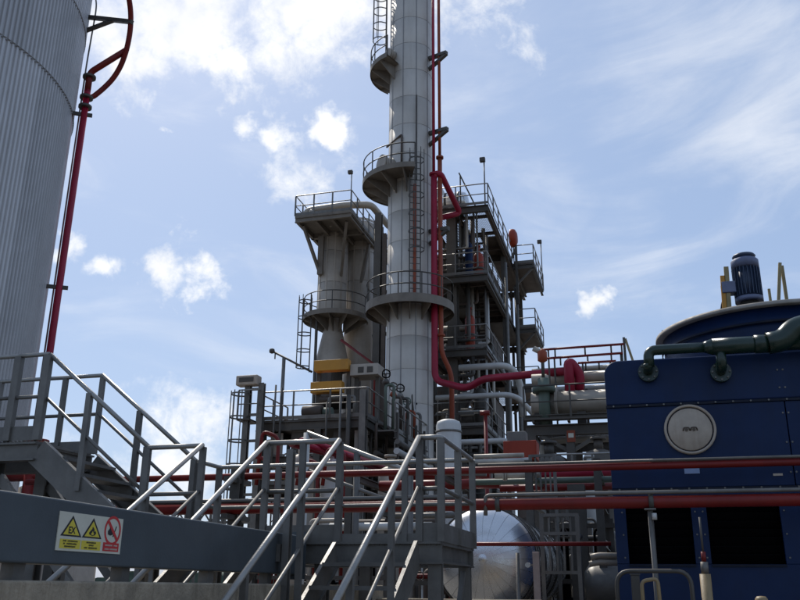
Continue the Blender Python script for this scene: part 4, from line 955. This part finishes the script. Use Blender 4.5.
pipe('roof_pipe', 'pale insulated pipe lying along the high platform behind its railing', [(a.x, 39.2, rz+.0), (a.x, 39.2, rz+.72), (a.x+2.2, 39.3, rz+.85), (b.x-.9, 39.6, rz+.85), (b.x-.6, 42, rz+.6)], .19, 'beige', .35)
pipe('roof_pipe', 'short pale pipe stub slanting across the high platform deck', [(a.x+.3, 38.9, rz+.5), (a.x+1.1, 39.6, rz+.12), (a.x+1.3, 39.8, rz+.0)], .16, 'beige', .2)
a = aty(352, 172, RF+.1)
lpst = thing('lamp_post', (a.x, RF+.1, rz), 'thin lamp post at the corner of the high platform over the twin vessels', 'lamp', 'lamp posts on the platforms')
MB().cyl((rx1-.05, RF+.1, rz), (rx1-.05, RF+.1, a.z), .03, 8).build('pole', 'galv', lpst); MB().box((rx1-.25, RF, a.z-.1), (rx1, RF+.2, a.z+.1)).build('lamp_head', 'galv_dark', lpst, bevel=.03)
# access walkway from platform down behind the column
for i, (px, m_, r_) in enumerate(((377.5, 'steel_far', .34), (384, 'steel_brown', .2))):
    x = aty(px, 300, 39.5).x
    tag(MB().ibeam((x, 39.5, 0), (x, 39.5, aty(px, 214+i*20, 39.5).z), r_, r_, (0, 1, 0), .04).build('steel_column', m_), ('dark heavy steel column between the twin vessels and the tall column', 'browner slim steel column touching the tall column on the left')[i], 'column')
lk = thing('link_frame', (-13, 40, 0), 'dark ladder-like frame of pipes left of the tall column', 'frame')
for k in range(6):
    z = 7+k*2.3; MB().bar((aty(373, 300, 40.6).x, 40.6, z), (aty(389, 300, 40.6).x, 40.6, z+.1), .14, .16).build('strut', 'steel_far', lk)
for px in (374.5, 381): x = aty(px, 300, 40.6).x; MB().cyl((x, 40.6, 0), (x, 40.6, 20), .09, 10).build('pipe_run', 'steel_far', lk)

# ------------------------------------------------------------------ lower furnace frame on the left
FY0, FY1 = 30.0, 40.5; FZ = 7.62; FX0, FX1 = aty(256, 421, FY0).x, aty(367, 416, FY0).x
ff = thing('furnace_frame', ((FX0+FX1)/2, 34, 0), 'grey steel deck frame with railings below the twin vessels', 'structure')
MB().box((FX0, FY0+.05, FZ-.07), (FX1, FY1, FZ)).build('deck', 'steel_far', ff)
for z, h in ((FZ-.24, .34), (FZ-1.5, .22), (FZ-2.6, .34), (FZ-4.4, .22)):
    for y in (FY0+.1, FY0+5, FY1-.1): MB().ibeam((FX0, y, z), (FX1, y, z), h, .2, t=.03).build('cross_beam', 'galv_dark', ff)
    for x in (FX0+.1, FX1-.1): MB().ibeam((x, FY0+.2, z), (x, FY1-.2, z), h, .2, t=.03).build('long_beam', 'galv_dark', ff)
for x in (FX0+.25, (FX0+FX1)/2+.3, FX1-.2):
    for y in (FY0+.12, FY0+5.2, FY1-.2): MB().ibeam((x, y, 0), (x, y, FZ-.41 if x < FX1-.5 else FZ-.02), .28, .26, (0, 1, 0), .03).build('column', 'galv_dark', ff)
MB().ibeam((FX1-.15, FY0-.02, 0), (FX1-.15, FY0-.02, FZ+1.0), .22, .24, (0, 1, 0), .03).build('corner_post', 'galv', ff)
for z in (FZ, FZ-2.43):
    railing(ff, [(FX0+.02, FY0+3, z), (FX0+.02, FY0+.02, z), (FX1, FY0+.02, z), (FX1, FY1, z)], 1.1, .03, 1.3, pw=.06, m='galv', toe=.14, n=6)
MB().box((FX0+.1, FY0+.25, FZ-2.5), (FX1-.1, FY1-.3, FZ-2.43)).build('lower_deck', 'steel_far', ff)
for k in range(5): x = FX0+.5+k*.85; MB().box((x, FY0+.35, FZ-1.39), (x+.5, FY0+.4, FZ-.45)).build('wall_panel', ('twin', 'steel_far')[k % 2], ff)
for k in range(3): MB().bar((FX0+.35, FY0+.3, .3), (FX1-.3, FY0+.3, FZ-2.9), .1, .1).build('brace', 'galv_dark', ff) if k == 0 else None
MB().bar((FX1-.35, FY0+.36, .3), (FX0+.3, FY0+.36, FZ-2.9), .1, .1).build('brace', 'galv_dark', ff)
MB().bar((FX0, FY0-.02, FZ-2.2), (FX1-.4, FY0-.02, FZ-2.2), .06, .1).build('yellow_strip', 'yellow', ff)
# right side gallery: decks, railings, dense piping
for z in (FZ-.45, FZ-2.0):
    MB().box((FX1+.12, FY0+.5, z-.06), (FX1+.95, FY1, z)).build('gallery_deck', 'galv', ff)
    MB().ibeam((FX1+.95, FY0+.5, z-.2), (FX1+.95, FY1, z-.2), .26, .12, t=.02).build('gallery_beam', 'galv', ff)
    railing(ff, [(FX1+.95, FY0+.5, z), (FX1+.95, FY1, z)], 1.05, .032, 1.2, pw=.06, m='galv', toe=.12, n=6)
for k, (x, z, r_, m_) in enumerate(((1.12, -.95, .1, 'galv'), (1.1, -1.3, .12, 'white'), (.3, -1.35, .1, 'steel_far'), (.6, -2.35, .13, 'white'), (.25, -2.6, .1, 'steel_far'), (.8, -3.0, .12, 'steel_brown'), (.4, -3.4, .14, 'galv_dark'))):
    MB().tube([(FX1+x, FY0+.2, FZ+z), (FX1+x, FY1+.5, FZ+z)], r_, 10).build('side_pipe', m_, ff)
for k in range(8):
    y = FY0+.6+k*1.4; MB().bar((FX1+.02, y, FZ-2.75), (FX1+.95, y, FZ-2.75), .08, .1).build('pipe_arm', 'galv_dark', ff); MB().bar((FX1+1.02, y, 0), (FX1+1.02, y, FZ+.2), .09, .09).build('gallery_post', 'galv_dark', ff)
for k in range(46):
    y = random.uniform(FY0+.3, FY1-.5); x = FX1+random.uniform(-.5, .85); z0 = FZ-random.uniform(.5, 4.5); z1 = z0+random.uniform(.8, 2.6); m_ = random.choice(['galv_dark', 'steel_far', 'galv', 'steel_brown', 'white', 'dull_green', 'galv_dark'])
    MB().tube([(x, y, z0), (x, y, z1), (x+random.uniform(-.3, .3), y+random.uniform(.4, 1.2), z1), (x, y+1.2, z0)], random.choice((.03, .045, .06)), 6, .15).build('process_pipe', m_, ff)
for k in range(34):
    x = random.uniform(FX0+.4, FX1-.3); y = FY0+random.uniform(.2, .9); z0 = random.choice((0, FZ-4.3, FZ-2.4)); z1 = z0+random.uniform(.8, 2.0); x2 = x+random.uniform(-1, 1); m_ = random.choice(['galv_dark', 'steel_far', 'galv', 'steel_brown', 'twin', 'steel_far'])
    MB().tube([(x, y, z0), (x, y, z1), (x2, y, z1), (x2, y, z0)], random.choice((.035, .05, .08)), 6, .12).build('process_pipe', m_, ff)
fx_m = FX0+1.5
for k in range(4):
    xa = fx_m+k*(FX1-.5-fx_m)/4; xb = fx_m+(k+1)*(FX1-.5-fx_m)/4-.06
    for z0, z1 in ((.6, 2.6), (2.7, FZ-2.75)): MB().box((xa, FY0+1.6, z0), (xb, FY0+1.7+.08*(k % 2), z1)).build('casing_panel', ('steel_far', 'steel_brown', 'twin', 'steel_far')[(k+int(z0)) % 4], ff, bevel=.02)
MB().box((fx_m, FY0+1.85, .5), (FX1-.5, FY1-1, FZ-2.7)).build('firebox', 'steel_brown', ff)
for px, ya, yb_, m_, r_ in ((341, 389, 520, 'galv', .05), (349, 395, 480, 'galv_dark', .09), (276, 385, 470, 'galv', .04), (282, 388, 470, 'galv_dark', .05), (327, 402, 500, 'galv_dark', .04), (334, 440, 530, 'steel_brown', .06)):
    a, b = aty(px, ya, FY0-.1), aty(px, yb_, FY0-.1); MB().cyl((a.x, FY0-.1, b.z), (a.x, FY0-.1, a.z), r_, 8).build('vertical_pipe', m_, ff)
# burner fronts between the decks
for k in range(4):
    x = FX0+.9+k*1.0; MB().cyl((x, FY0+.6, FZ-3.3), (x, FY0+.6, FZ-2.55), .2, 14).build('burner', ('steel_brown', 'galv')[k % 2], ff)
# yellow lifting beams on the deck
yb = thing('lifting_frame', ((aty(332, 370, 33).x), 33, FZ), 'machine frame with two bright yellow beams on the furnace deck', 'lifting frame')
for (pa, pb, ya) in ((315.5, 349.5, 367), (312, 343, 388.5)):
    a, b = aty(pa, ya, 33), aty(pb, ya, 33); MB().box((a.x, 32.8, a.z-.23), (b.x, 33.2, a.z+.23)).build('yellow_beam', 'yellow', yb, bevel=.02)
x0, x1 = aty(317, 370, 33).x, aty(347, 370, 33).x; zt_ = aty(330, 362, 33).z
for x in (x0, x1):
    for y in (33.28, 34.6): MB().bar((x, y, FZ), (x, y, zt_), .16, .14).build('upright', 'steel_far', yb)
MB().box((x0+.1, 33.3, FZ+1.22), (x1-.1, 34.4, FZ+1.5)).build('gearbox', 'black', yb); MB().cyl((x0+.2, 33.0, FZ+1.38), (x1-.15, 33.0, FZ+1.38), .13, 12).build('shaft', 'steel_brown', yb)
MB().box((x0, 33.25, FZ+.02), (x1, 34.5, FZ+.75)).build('base_box', 'twin', yb)
a, b = aty(350, 371, 33), aty(378, 368, 33)
bxs = thing('duct_box', (a.x, 33.5, FZ), 'grey rectangular duct right of the yellow beams', 'duct')
MB().box((a.x, 33, a.z-.2), (b.x, 34, a.z+.28)).build('duct', 'twin', bxs, bevel=.02)
for x in (a.x+.15, b.x-.15): MB().box((x-.08, 33.4, FZ), (x+.08, 33.55, a.z-.2)).build('leg', 'steel_far', bxs)
for x in (a.x+.35, a.x+.75): MB().box((x, 32.985, a.z-.1), (x+.25, 32.998, a.z+.15)).build('access_panel', 'steel_far', bxs)
pp = aty(316, 400, 31); 
pu = thing('pump_set', (pp.x, 31, FZ), 'dark rusty pump set on the furnace deck behind the railing', 'pump')
MB().box((pp.x-.6, 30.7, FZ), (pp.x+.9, 31.4, FZ+.15)).build('skid', 'steel_far', pu); MB().cyl((pp.x-.5, 31, FZ+.45), (pp.x+.3, 31, FZ+.45), .26, 16).build('motor', 'steel_brown', pu)
MB().cyl((pp.x+.35, 31, FZ+.4), (pp.x+.7, 31, FZ+.4), .2, 14).build('pump_casing', 'dull_green', pu); MB().tube([(pp.x+.55, 31, FZ+.5), (pp.x+.55, 31, FZ+1.0), (pp.x+1.6, 31, FZ+1.0), (pp.x+1.6, 31, FZ)], .06, 8, .12).build('outlet', 'galv', pu)
# valve cluster on the side gallery
mats_v = ['dull_green', 'steel_brown', 'galv_dark', 'orange', 'galv', 'steel_far', 'white']
ords = ['nearest', 'second', 'third', 'fourth', 'fifth', 'sixth', 'seventh', 'eighth', 'farthest']
for i in range(9):
    y = FY0+.9+i*1.05; x = FX1+.45; h = (2.5, 2.0, 2.3, 1.7, 1.9, 1.3, 1.5, 1.0, .9)[i]
    v = thing('wheel_valve', (x, y, FZ), ords[i]+' wheel valve along the right side gallery of the furnace frame', 'valve', 'valves along the furnace side gallery')
    MB().tube([(x, y, FZ-.5), (x, y, FZ+h*.55), (x+.3, y+.1, FZ+h*.55), (x+.3, y+.1, FZ-.5)], .065, 8, .2).build('pipe_loop', mats_v[i % 7], v)
    MB().lathe((x, y, FZ+h*.55), [(.06, 0), (.15, .06), (.11, .18), (.06, .22), (.03, .24), (.03, .4)], 14).build('bonnet', mats_v[(i+2) % 7], v)
    ps_ = [Vector((x+.16*math.cos(k*math.pi/8), y+.05*math.sin(k), FZ+h*.55+.42+.16*math.sin(k*math.pi/8))) for k in range(16)]
    MB().tube(ps_, .028, 6, closed=True).build('handwheel', ('black', 'steel_brown', 'black', 'dull_green', 'black')[i % 5], v)
    MB().bar((x-.15, y, FZ+h*.55+.42), (x+.15, y, FZ+h*.55+.42), .03, .03).build('spoke', 'black', v)
# thin sloping jib pole over the deck
jb = thing('jib_pole', (aty(284, 400, 31.5).x, 31.5, FZ), 'upright pole carrying a thin sloping jib over the furnace deck', 'jib')
a, b, c_ = aty(272, 351, 31.5), aty(312, 372, 31.5), aty(284, 358, 31.5)
MB().cyl((c_.x, 31.5, FZ), (c_.x, 31.5, c_.z), .075, 10).build('mast', 'galv', jb); MB().tube([a, b], .045, 8).build('arm', 'galv_dark', jb)
MB().lathe(a, [(0, .12), (.1, .08), (.12, 0), (.1, -.08), (0, -.12)], 12).build('pulley', 'galv_dark', jb); MB().cyl(a-Vector((-.15, 0, .05)), a-Vector((-.15, 0, .35)), .03, 6).build('hook', 'galv_dark', jb)
pipe('red_lance', 'thin dark red lance slanting beside the vessel cone', [aty(341, 340, 39), aty(375, 365, 39), (aty(375, 365, 39).x, 39, FZ)], .07, 'red', n=8)
# stair tower with floodlight at the left end
sx0, sx1 = aty(241, 430, 29.6).x, aty(256, 430, 29.6).x
stw = thing('stair_tower', (sx0, 29.6, 0), 'narrow caged ladder tower at the left end of the furnace deck', 'ladder')
for x in (sx0+.15, sx1+.1): MB().ibeam((x, 29.7, 0), (x, 29.7, FZ+1.4), .2, .22, (0, 1, 0), .03).build('upright', 'galv', stw)
for k in range(9): z = .8+k*1.0; MB().bar((sx0+.15, 29.7, z), (sx1+.1, 29.7, z), .08, .1).build('cross_bar', 'galv', stw)
ladder(stw, (sx0+.1, 29.85, 0), (sx0+.1, 29.85, FZ+1.1), (-.6, -.8, 0), .45, 'galv', 2.3)
railing(stw, [(sx0-.1, 29.4, FZ), (sx1+.1, 29.4, FZ), (FX0, FY0+.3, FZ)], 1.1, .03, 1.0, pw=.06, m='galv', toe=0, n=6)
MB().box((sx0-.15, 29.45, FZ-.06), (FX0-.02, 30.4, FZ)).build('landing', 'steel_far', stw)
fla = aty(248.5, 381, 29.6)
fl = thing('floodlight', (fla.x, 29.6, FZ+1.4), 'big pale floodlight box on top of the ladder tower', 'floodlight')
MB().box((fla.x-.45, 29.4, fla.z-.2), (fla.x+.45, 29.85, fla.z+.2)).build('housing', 'hatch', fl, bevel=.05); MB().box((fla.x-.3, 29.385, fla.z-.08), (fla.x+.3, 29.398, fla.z+.1)).build('lens', 'galv_dark', fl)
MB().bar((fla.x-.25, 29.65, FZ+1.4), (fla.x-.25, 29.65, fla.z-.13), .06, .06).build('yoke', 'galv', fl); MB().bar((fla.x+.25, 29.65, FZ+1.4), (fla.x+.25, 29.65, fla.z-.13), .06, .06).build('yoke', 'galv', fl)
# red bundle and big grey legs under the furnace deck
for i, (px, py) in enumerate(((296, 441), (304, 439), (312, 442), (326, 447))):
    a = aty(px, py, 24+i*.3); pipe('red_spool', ('leftmost', 'second', 'third', 'rightmost')[i]+' crimson pipe bend in the cluster under the furnace deck', [(a.x-.5, 30.3, a.z+.35), (a.x-.3, a.y+.3, a.z-.05), (a.x, a.y, a.z), (a.x+.55, a.y+.1, a.z-.2), (a.x+.9, 30.3, a.z-.1)], .085, 'magenta', .2, group='crimson pipe cluster')
for i, (px, m_) in enumerate(((300, 'twin'), (330, 'white'), (356, 'galv'), (390, 'twin'), (412, 'galv_dark'))):
    a = aty(px, 500, 26+i*.4); vdrum('leg_vessel', ('fat grey', 'whitish', 'slim metal', 'second fat grey', 'dark')[i]+' upright vessel seen between the stair rails', a.x, a.y, 0, aty(px, 455+i*4, 26+i*.4).z, (.42, .33, .25, .4, .3)[i], m_, 'vessels under the furnace deck', 'vessel')
for i, px in enumerate((266, 277, 318, 344)):
    a = aty(px, 470, 22); t = pipe('red_riser', ('first', 'second', 'third', 'fourth')[i]+' thin red riser from the left, seen through the stair rails', [(a.x, 22, 0), (a.x, 22, a.z+(.3, .9, .2, .5)[i]), (a.x-.5, 22, a.z+(.4, 1.1, .3, .6)[i]), (a.x-.6, 22, a.z-.4)], .055, 'red', .2, 8, group='thin red risers')

# ------------------------------------------------------------------ pipe rack between frame and tower
RY = 29.5
rk = thing('pipe_rack', (-2, RY, 0), 'dark steel pipe rack left of the blue tower carrying fat beige pipes', 'pipe rack')
zb = aty(570, 425, RY).z
xl_ = aty(526, 425, RY).x
for y in (RY, RY+4): 
    MB().ibeam((xl_, y, zb-.15), (9, y, zb-.15), .36, .22, t=.04).build('long_beam', 'steel_far', rk)
    MB().ibeam((xl_, y, zb+.28), (9, y, zb+.28), .2, .18, t=.03).build('long_beam', 'steel_far', rk)
    for x in (xl_+.2, aty(571, 450, RY).x, 4, 8.8): MB().ibeam((x, y, 0), (x, y, zb-.33), .3, .28, (0, 1, 0), .03).build('column', 'steel_far', rk)
    cxm = aty(571, 450, RY).x
    for s_ in (-1, 1): MB().bar((cxm+s_*1.0, y, zb-.34), (cxm+s_*.12, y, zb-.85), .12, .12).build('knee_brace', 'steel_far', rk)
for x in (xl_+.1, cxm, 2, 4, 8.8): MB().ibeam((x, RY+.1, zb-.15), (x, RY+3.9, zb-.15), .3, .18, t=.03).build('cross_beam', 'steel_far', rk)
railing(rk, [(xl_, RY-.35, zb+.2), (9, RY-.35, zb+.2)], 1.15, .03, 1.55, pw=.06, m='galv_dark', toe=0, n=6)
MB().box((xl_, RY-.45, zb+.14), (9, RY-.12, zb+.2)).build('walkway', 'steel_far', rk)
for x in (xl_+.3, cxm, 3, 6, 8.5): MB().bar((x, RY-.4, zb+.1), (x, RY+.0, zb+.1), .08, .08).build('walkway_arm', 'steel_far', rk)
def rackpipe(label, py, Y, r_, m_, fl=()):
    a = aty(532, py, Y); return pipe('rack_pipe', label, [(a.x, Y, a.z), (9.2, Y, a.z)], r_, m_, 0, 14, 'pipes on the pipe rack', [((aty(p, py, Y).x, Y, a.z), (1, 0, 0)) for p in fl])
rackpipe('fattest beige insulated pipe on the rack, rust-stained below', 404, RY+.6, .40, 'beige', (557,))
rackpipe('slimmer beige pipe above and behind the fattest one on the rack', 380, RY+1.6, .21, 'beige')
rackpipe('thin beige pipe topmost on the rack, nearest the tower', 371.5, RY+2.4, .1, 'beige')
rackpipe('white pipe peeping over the fattest beige pipe', 391, RY+2.9, .12, 'white')
a = aty(540, 437, RY); pipe('under_pipe', 'pale pipe slung under the rack beam', [(a.x, RY+.8, 0), (a.x, RY+.8, a.z-.1), (a.x+.5, RY+.8, a.z), (9, RY+.8, a.z)], .13, 'beige', .2)
for x in (xl_+.4, cxm+.4, 2, 5): MB().bar((x, RY+1.6, zb), (x, RY+1.6, aty(532, 380, RY+1.6).z-.2), .14, .14).build('pipe_shoe', 'steel_far', rk); MB().bar((x, RY+2.6, zb), (x, RY+2.6, aty(532, 391, RY+2.9).z-.1), .3, .14).build('pipe_shoe', 'steel_far', rk); MB().box((x-.15, RY+.4, zb+.0), (x+.15, RY+.8, aty(532, 404, RY+.6).z-.37)).build('pipe_shoe', 'steel_far', rk)
for x in (xl_+.6, 2.6): MB().bar((x, RY+2.4, zb), (x, RY+2.4, aty(532, 371.5, RY+2.4).z-.09), .12, .12).build('pipe_shoe', 'steel_far', rk)
# red/white notice on the rack column
a = aty(571, 436, RY-.2); nb = thing('notice_plate', (a.x, RY-.18, a.z-.3), 'small red and pale notice on the rack column', 'sign')
MB().box((a.x-.14, RY-.175, a.z-.2), (a.x+.14, RY-.165, a.z+.2)).build('plate', 'orange', nb); MB().box((a.x-.09, RY-.182, a.z-.05), (a.x+.09, RY-.177, a.z+.1)).build('print', 'sign_white', nb)
# sprinkler lines above the rack
post_x = aty(624, 343, RY+1).x
for i, (pa, ya, pb, yb_) in enumerate(((538, 350, 624, 344), (545, 358.5, 623, 353), (578, 363, 616, 361))):
    a, b = aty(pa, ya, RY+1), aty(pb, yb_, RY+1)
    t = thing('sprinkler_line', (a.x, RY+1, a.z), ('topmost thin red sprinkler line above the rack', 'second thin red sprinkler line above the rack', 'lowest short red sprinkler line near the tower')[i], 'pipe', 'sprinkler lines over the rack')
    MB().tube([a, (b.x, RY+1, b.z)], .045, 8).build('pipe_run', 'red', t)
    for f_ in (.2, .55, .85): q = a.lerp(b, f_); MB().cyl(q, q-Vector((0, 0, .3)), .03, 6).build('nozzle', 'galv_dark', t)
    for f_ in (.12, .97): q = a.lerp(b, f_); MB().bar((q.x, RY+1.05, zb), (q.x, RY+1.05, q.z), .06, .06).build('prop', 'galv_dark', t)
a = aty(624, 341, RY+1); dv2 = thing('jib_post', (a.x, RY+1.2, zb), 'leaning post with a brace at the end of the sprinkler lines', 'post')
MB().bar((a.x, RY+1.25, zb), (a.x, RY+1.25, a.z+.2), .09, .09).build('post', 'galv_dark', dv2); MB().bar((a.x+.05, RY+1.25, a.z+.15), (a.x+.55, RY+1.25, zb+1.2), .08, .08).build('brace', 'wood', dv2)
a = aty(545, 366, RY+.9); vh = thing('monitor_valve', (a.x, RY+.9, zb), 'red-capped valve standing on the rack left of the crimson drop', 'valve')
MB().cyl((a.x, RY+.1, zb), (a.x, RY+.1, aty(545, 378, RY).z), .2, 14).build('body', 'dull_green', vh); MB().cyl((a.x, RY+.1, aty(545, 378, RY).z), (a.x, RY+.1, aty(545, 350, RY).z), .06, 8).build('stem', 'steel_far', vh)
MB().lathe((a.x, RY+.1, aty(545, 362, RY).z), [(.05, 0), (.17, .08), (.17, .4), (.05, .5)], 14).build('cap', 'orange', vh); MB().tube([(a.x, RY+.1, aty(545, 352, RY).z), (a.x-.3, RY+.1, aty(545, 347, RY).z)], .1, 8).build('nozzle', 'beige', vh)
MB().cyl((a.x+.0, RY+.1, aty(545, 392, RY).z), (a.x, RY+.1, aty(545, 386, RY).z), .4, 16).build('flange', 'dull_green', vh)
# ground-level equipment seen under the rack
for i, (px, m_, h, r_) in enumerate(((550, 'galv_dark', 4.2, .5), (590, 'white', 3.9, .3), (600, 'steel_far', 4.6, .5), (530, 'steel_brown', 4.0, .45))):
    a = aty(px, 470, 26+i); vdrum('ground_vessel', ('dark squat vessel under the rack, left of its column', 'pale slim vessel under the rack beside the tower', 'dark vessel touching the tower outline under the rack', 'brownish vessel behind the red cabinet')[i], a.x, a.y, 0, h+1.2, r_, m_, 'vessels under the rack', 'vessel')
a, b = aty(552, 457, 24.5), aty(604, 457, 24.5)
gr = thing('guard_rail', (a.x, 24.5, 0), 'grey guard rail on the low deck under the rack', 'guard rail'); dz = aty(552, 478, 24.5).z
MB().box((a.x-.1, 24.4, dz-.1), (b.x+1, 25.6, dz)).build('deck', 'steel_far', gr)
railing(gr, [(a.x, 24.45, dz), (b.x+.8, 24.45, dz)], aty(552, 455, 24.5).z-dz, .03, .55, pw=.06, toe=.1, m='galv', n=6)
for x in (a.x+.2, b.x+.6): MB().bar((x, 25, 0), (x, 25, dz-.1), .15, .15).build('leg', 'steel_far', gr)

# ------------------------------------------------------------------ beyond the wall on the left
a = aty(20, 480, 14)
lt = thing('low_drum', (-10, 14, 0), 'pale low drum with red stripes glimpsed under the tank platform', 'drum')
q = aty(52, 488, 13.5)
MB().lathe((q.x, 13.8, 0), [(.75, 0), (.75, q.z), (.5, q.z+.12), (0, q.z+.16)], 32).build('shell', 'hatch', lt)
for z in (.5, 1.4, q.z-.5): MB().lathe((q.x, 13.8, z), [(.752, -.08), (.765, -.08), (.765, .08), (.752, .08)], 32).build('stripe', 'redbox', lt)
q = aty(32, 470, 12.6)
rvv = thing('red_hydrant', (q.x, 12.6, 0), 'red hydrant valve glimpsed under the tank platform', 'valve')
MB().cyl((q.x, 12.6, 0), (q.x, 12.6, q.z+.1), .12, 14).build('barrel', 'red', rvv); MB().lathe((q.x, 12.6, q.z+.1), [(.12, 0), (.18, .03), (.18, .1), (.1, .2), (.04, .24), (.04, .42)], 14).build('bonnet', 'red', rvv)
MB().tube([(q.x-.5, 12.6, q.z-.1), (q.x+.4, 12.6, q.z-.1)], .09, 12).build('outlet', 'red', rvv)
hp2 = [Vector((q.x+.2*math.cos(k*math.pi/7), 12.6+.2*math.sin(k*math.pi/7), q.z+.5)) for k in range(14)]
MB().tube(hp2, .025, 6, closed=True).build('handwheel', 'red', rvv); MB().bar((q.x-.2, 12.6, q.z+.5), (q.x+.2, 12.6, q.z+.5), .03, .03).build('spoke', 'red', rvv)
# far pipe bridge with lattice, seen between the handrails
fb = thing('far_pipe_bridge', (-30, 90, 0), 'tiny distant lattice pipe bridge between the handrails', 'bridge')
a, b = aty(150, 505, 95), aty(262, 522, 95)
for z in (a.z, b.z): MB().bar((a.x, 95, z), (b.x, 95, z), .35, .3).build('chord', 'steel_far', fb)
n = 9
for i in range(n):
    x = a.x+(b.x-a.x)*i/n; x2 = a.x+(b.x-a.x)*(i+1)/n
    MB().bar((x, 95, 0), (x, 95, a.z), .25, .25).build('post', 'steel_far', fb); MB().bar((x, 95, a.z), (x2, 95, b.z), .16, .16).build('lattice_bar', 'steel_far', fb); MB().bar((x, 95, b.z), (x2, 95, a.z), .16, .16).build('lattice_bar', 'steel_far', fb)
# far treeline
hl = MB(); n = 160
for i in range(n+1):
    x = -420+i*840/n; h = 3.2+2.2*math.sin(i*.7)+random.uniform(-1, 1.3); hl.v += [Vector((x, 420, -1)), Vector((x, 420, 2.0+h)), Vector((x, 432, 2.4+h)), Vector((x, 436, -1))]
for i in range(n):
    for k in range(3): hl.f.append((i*4+k, i*4+4+k, i*4+5+k, i*4+1+k)); hl.s.append(True)
struct(hl.build('hills', 'hillside'))
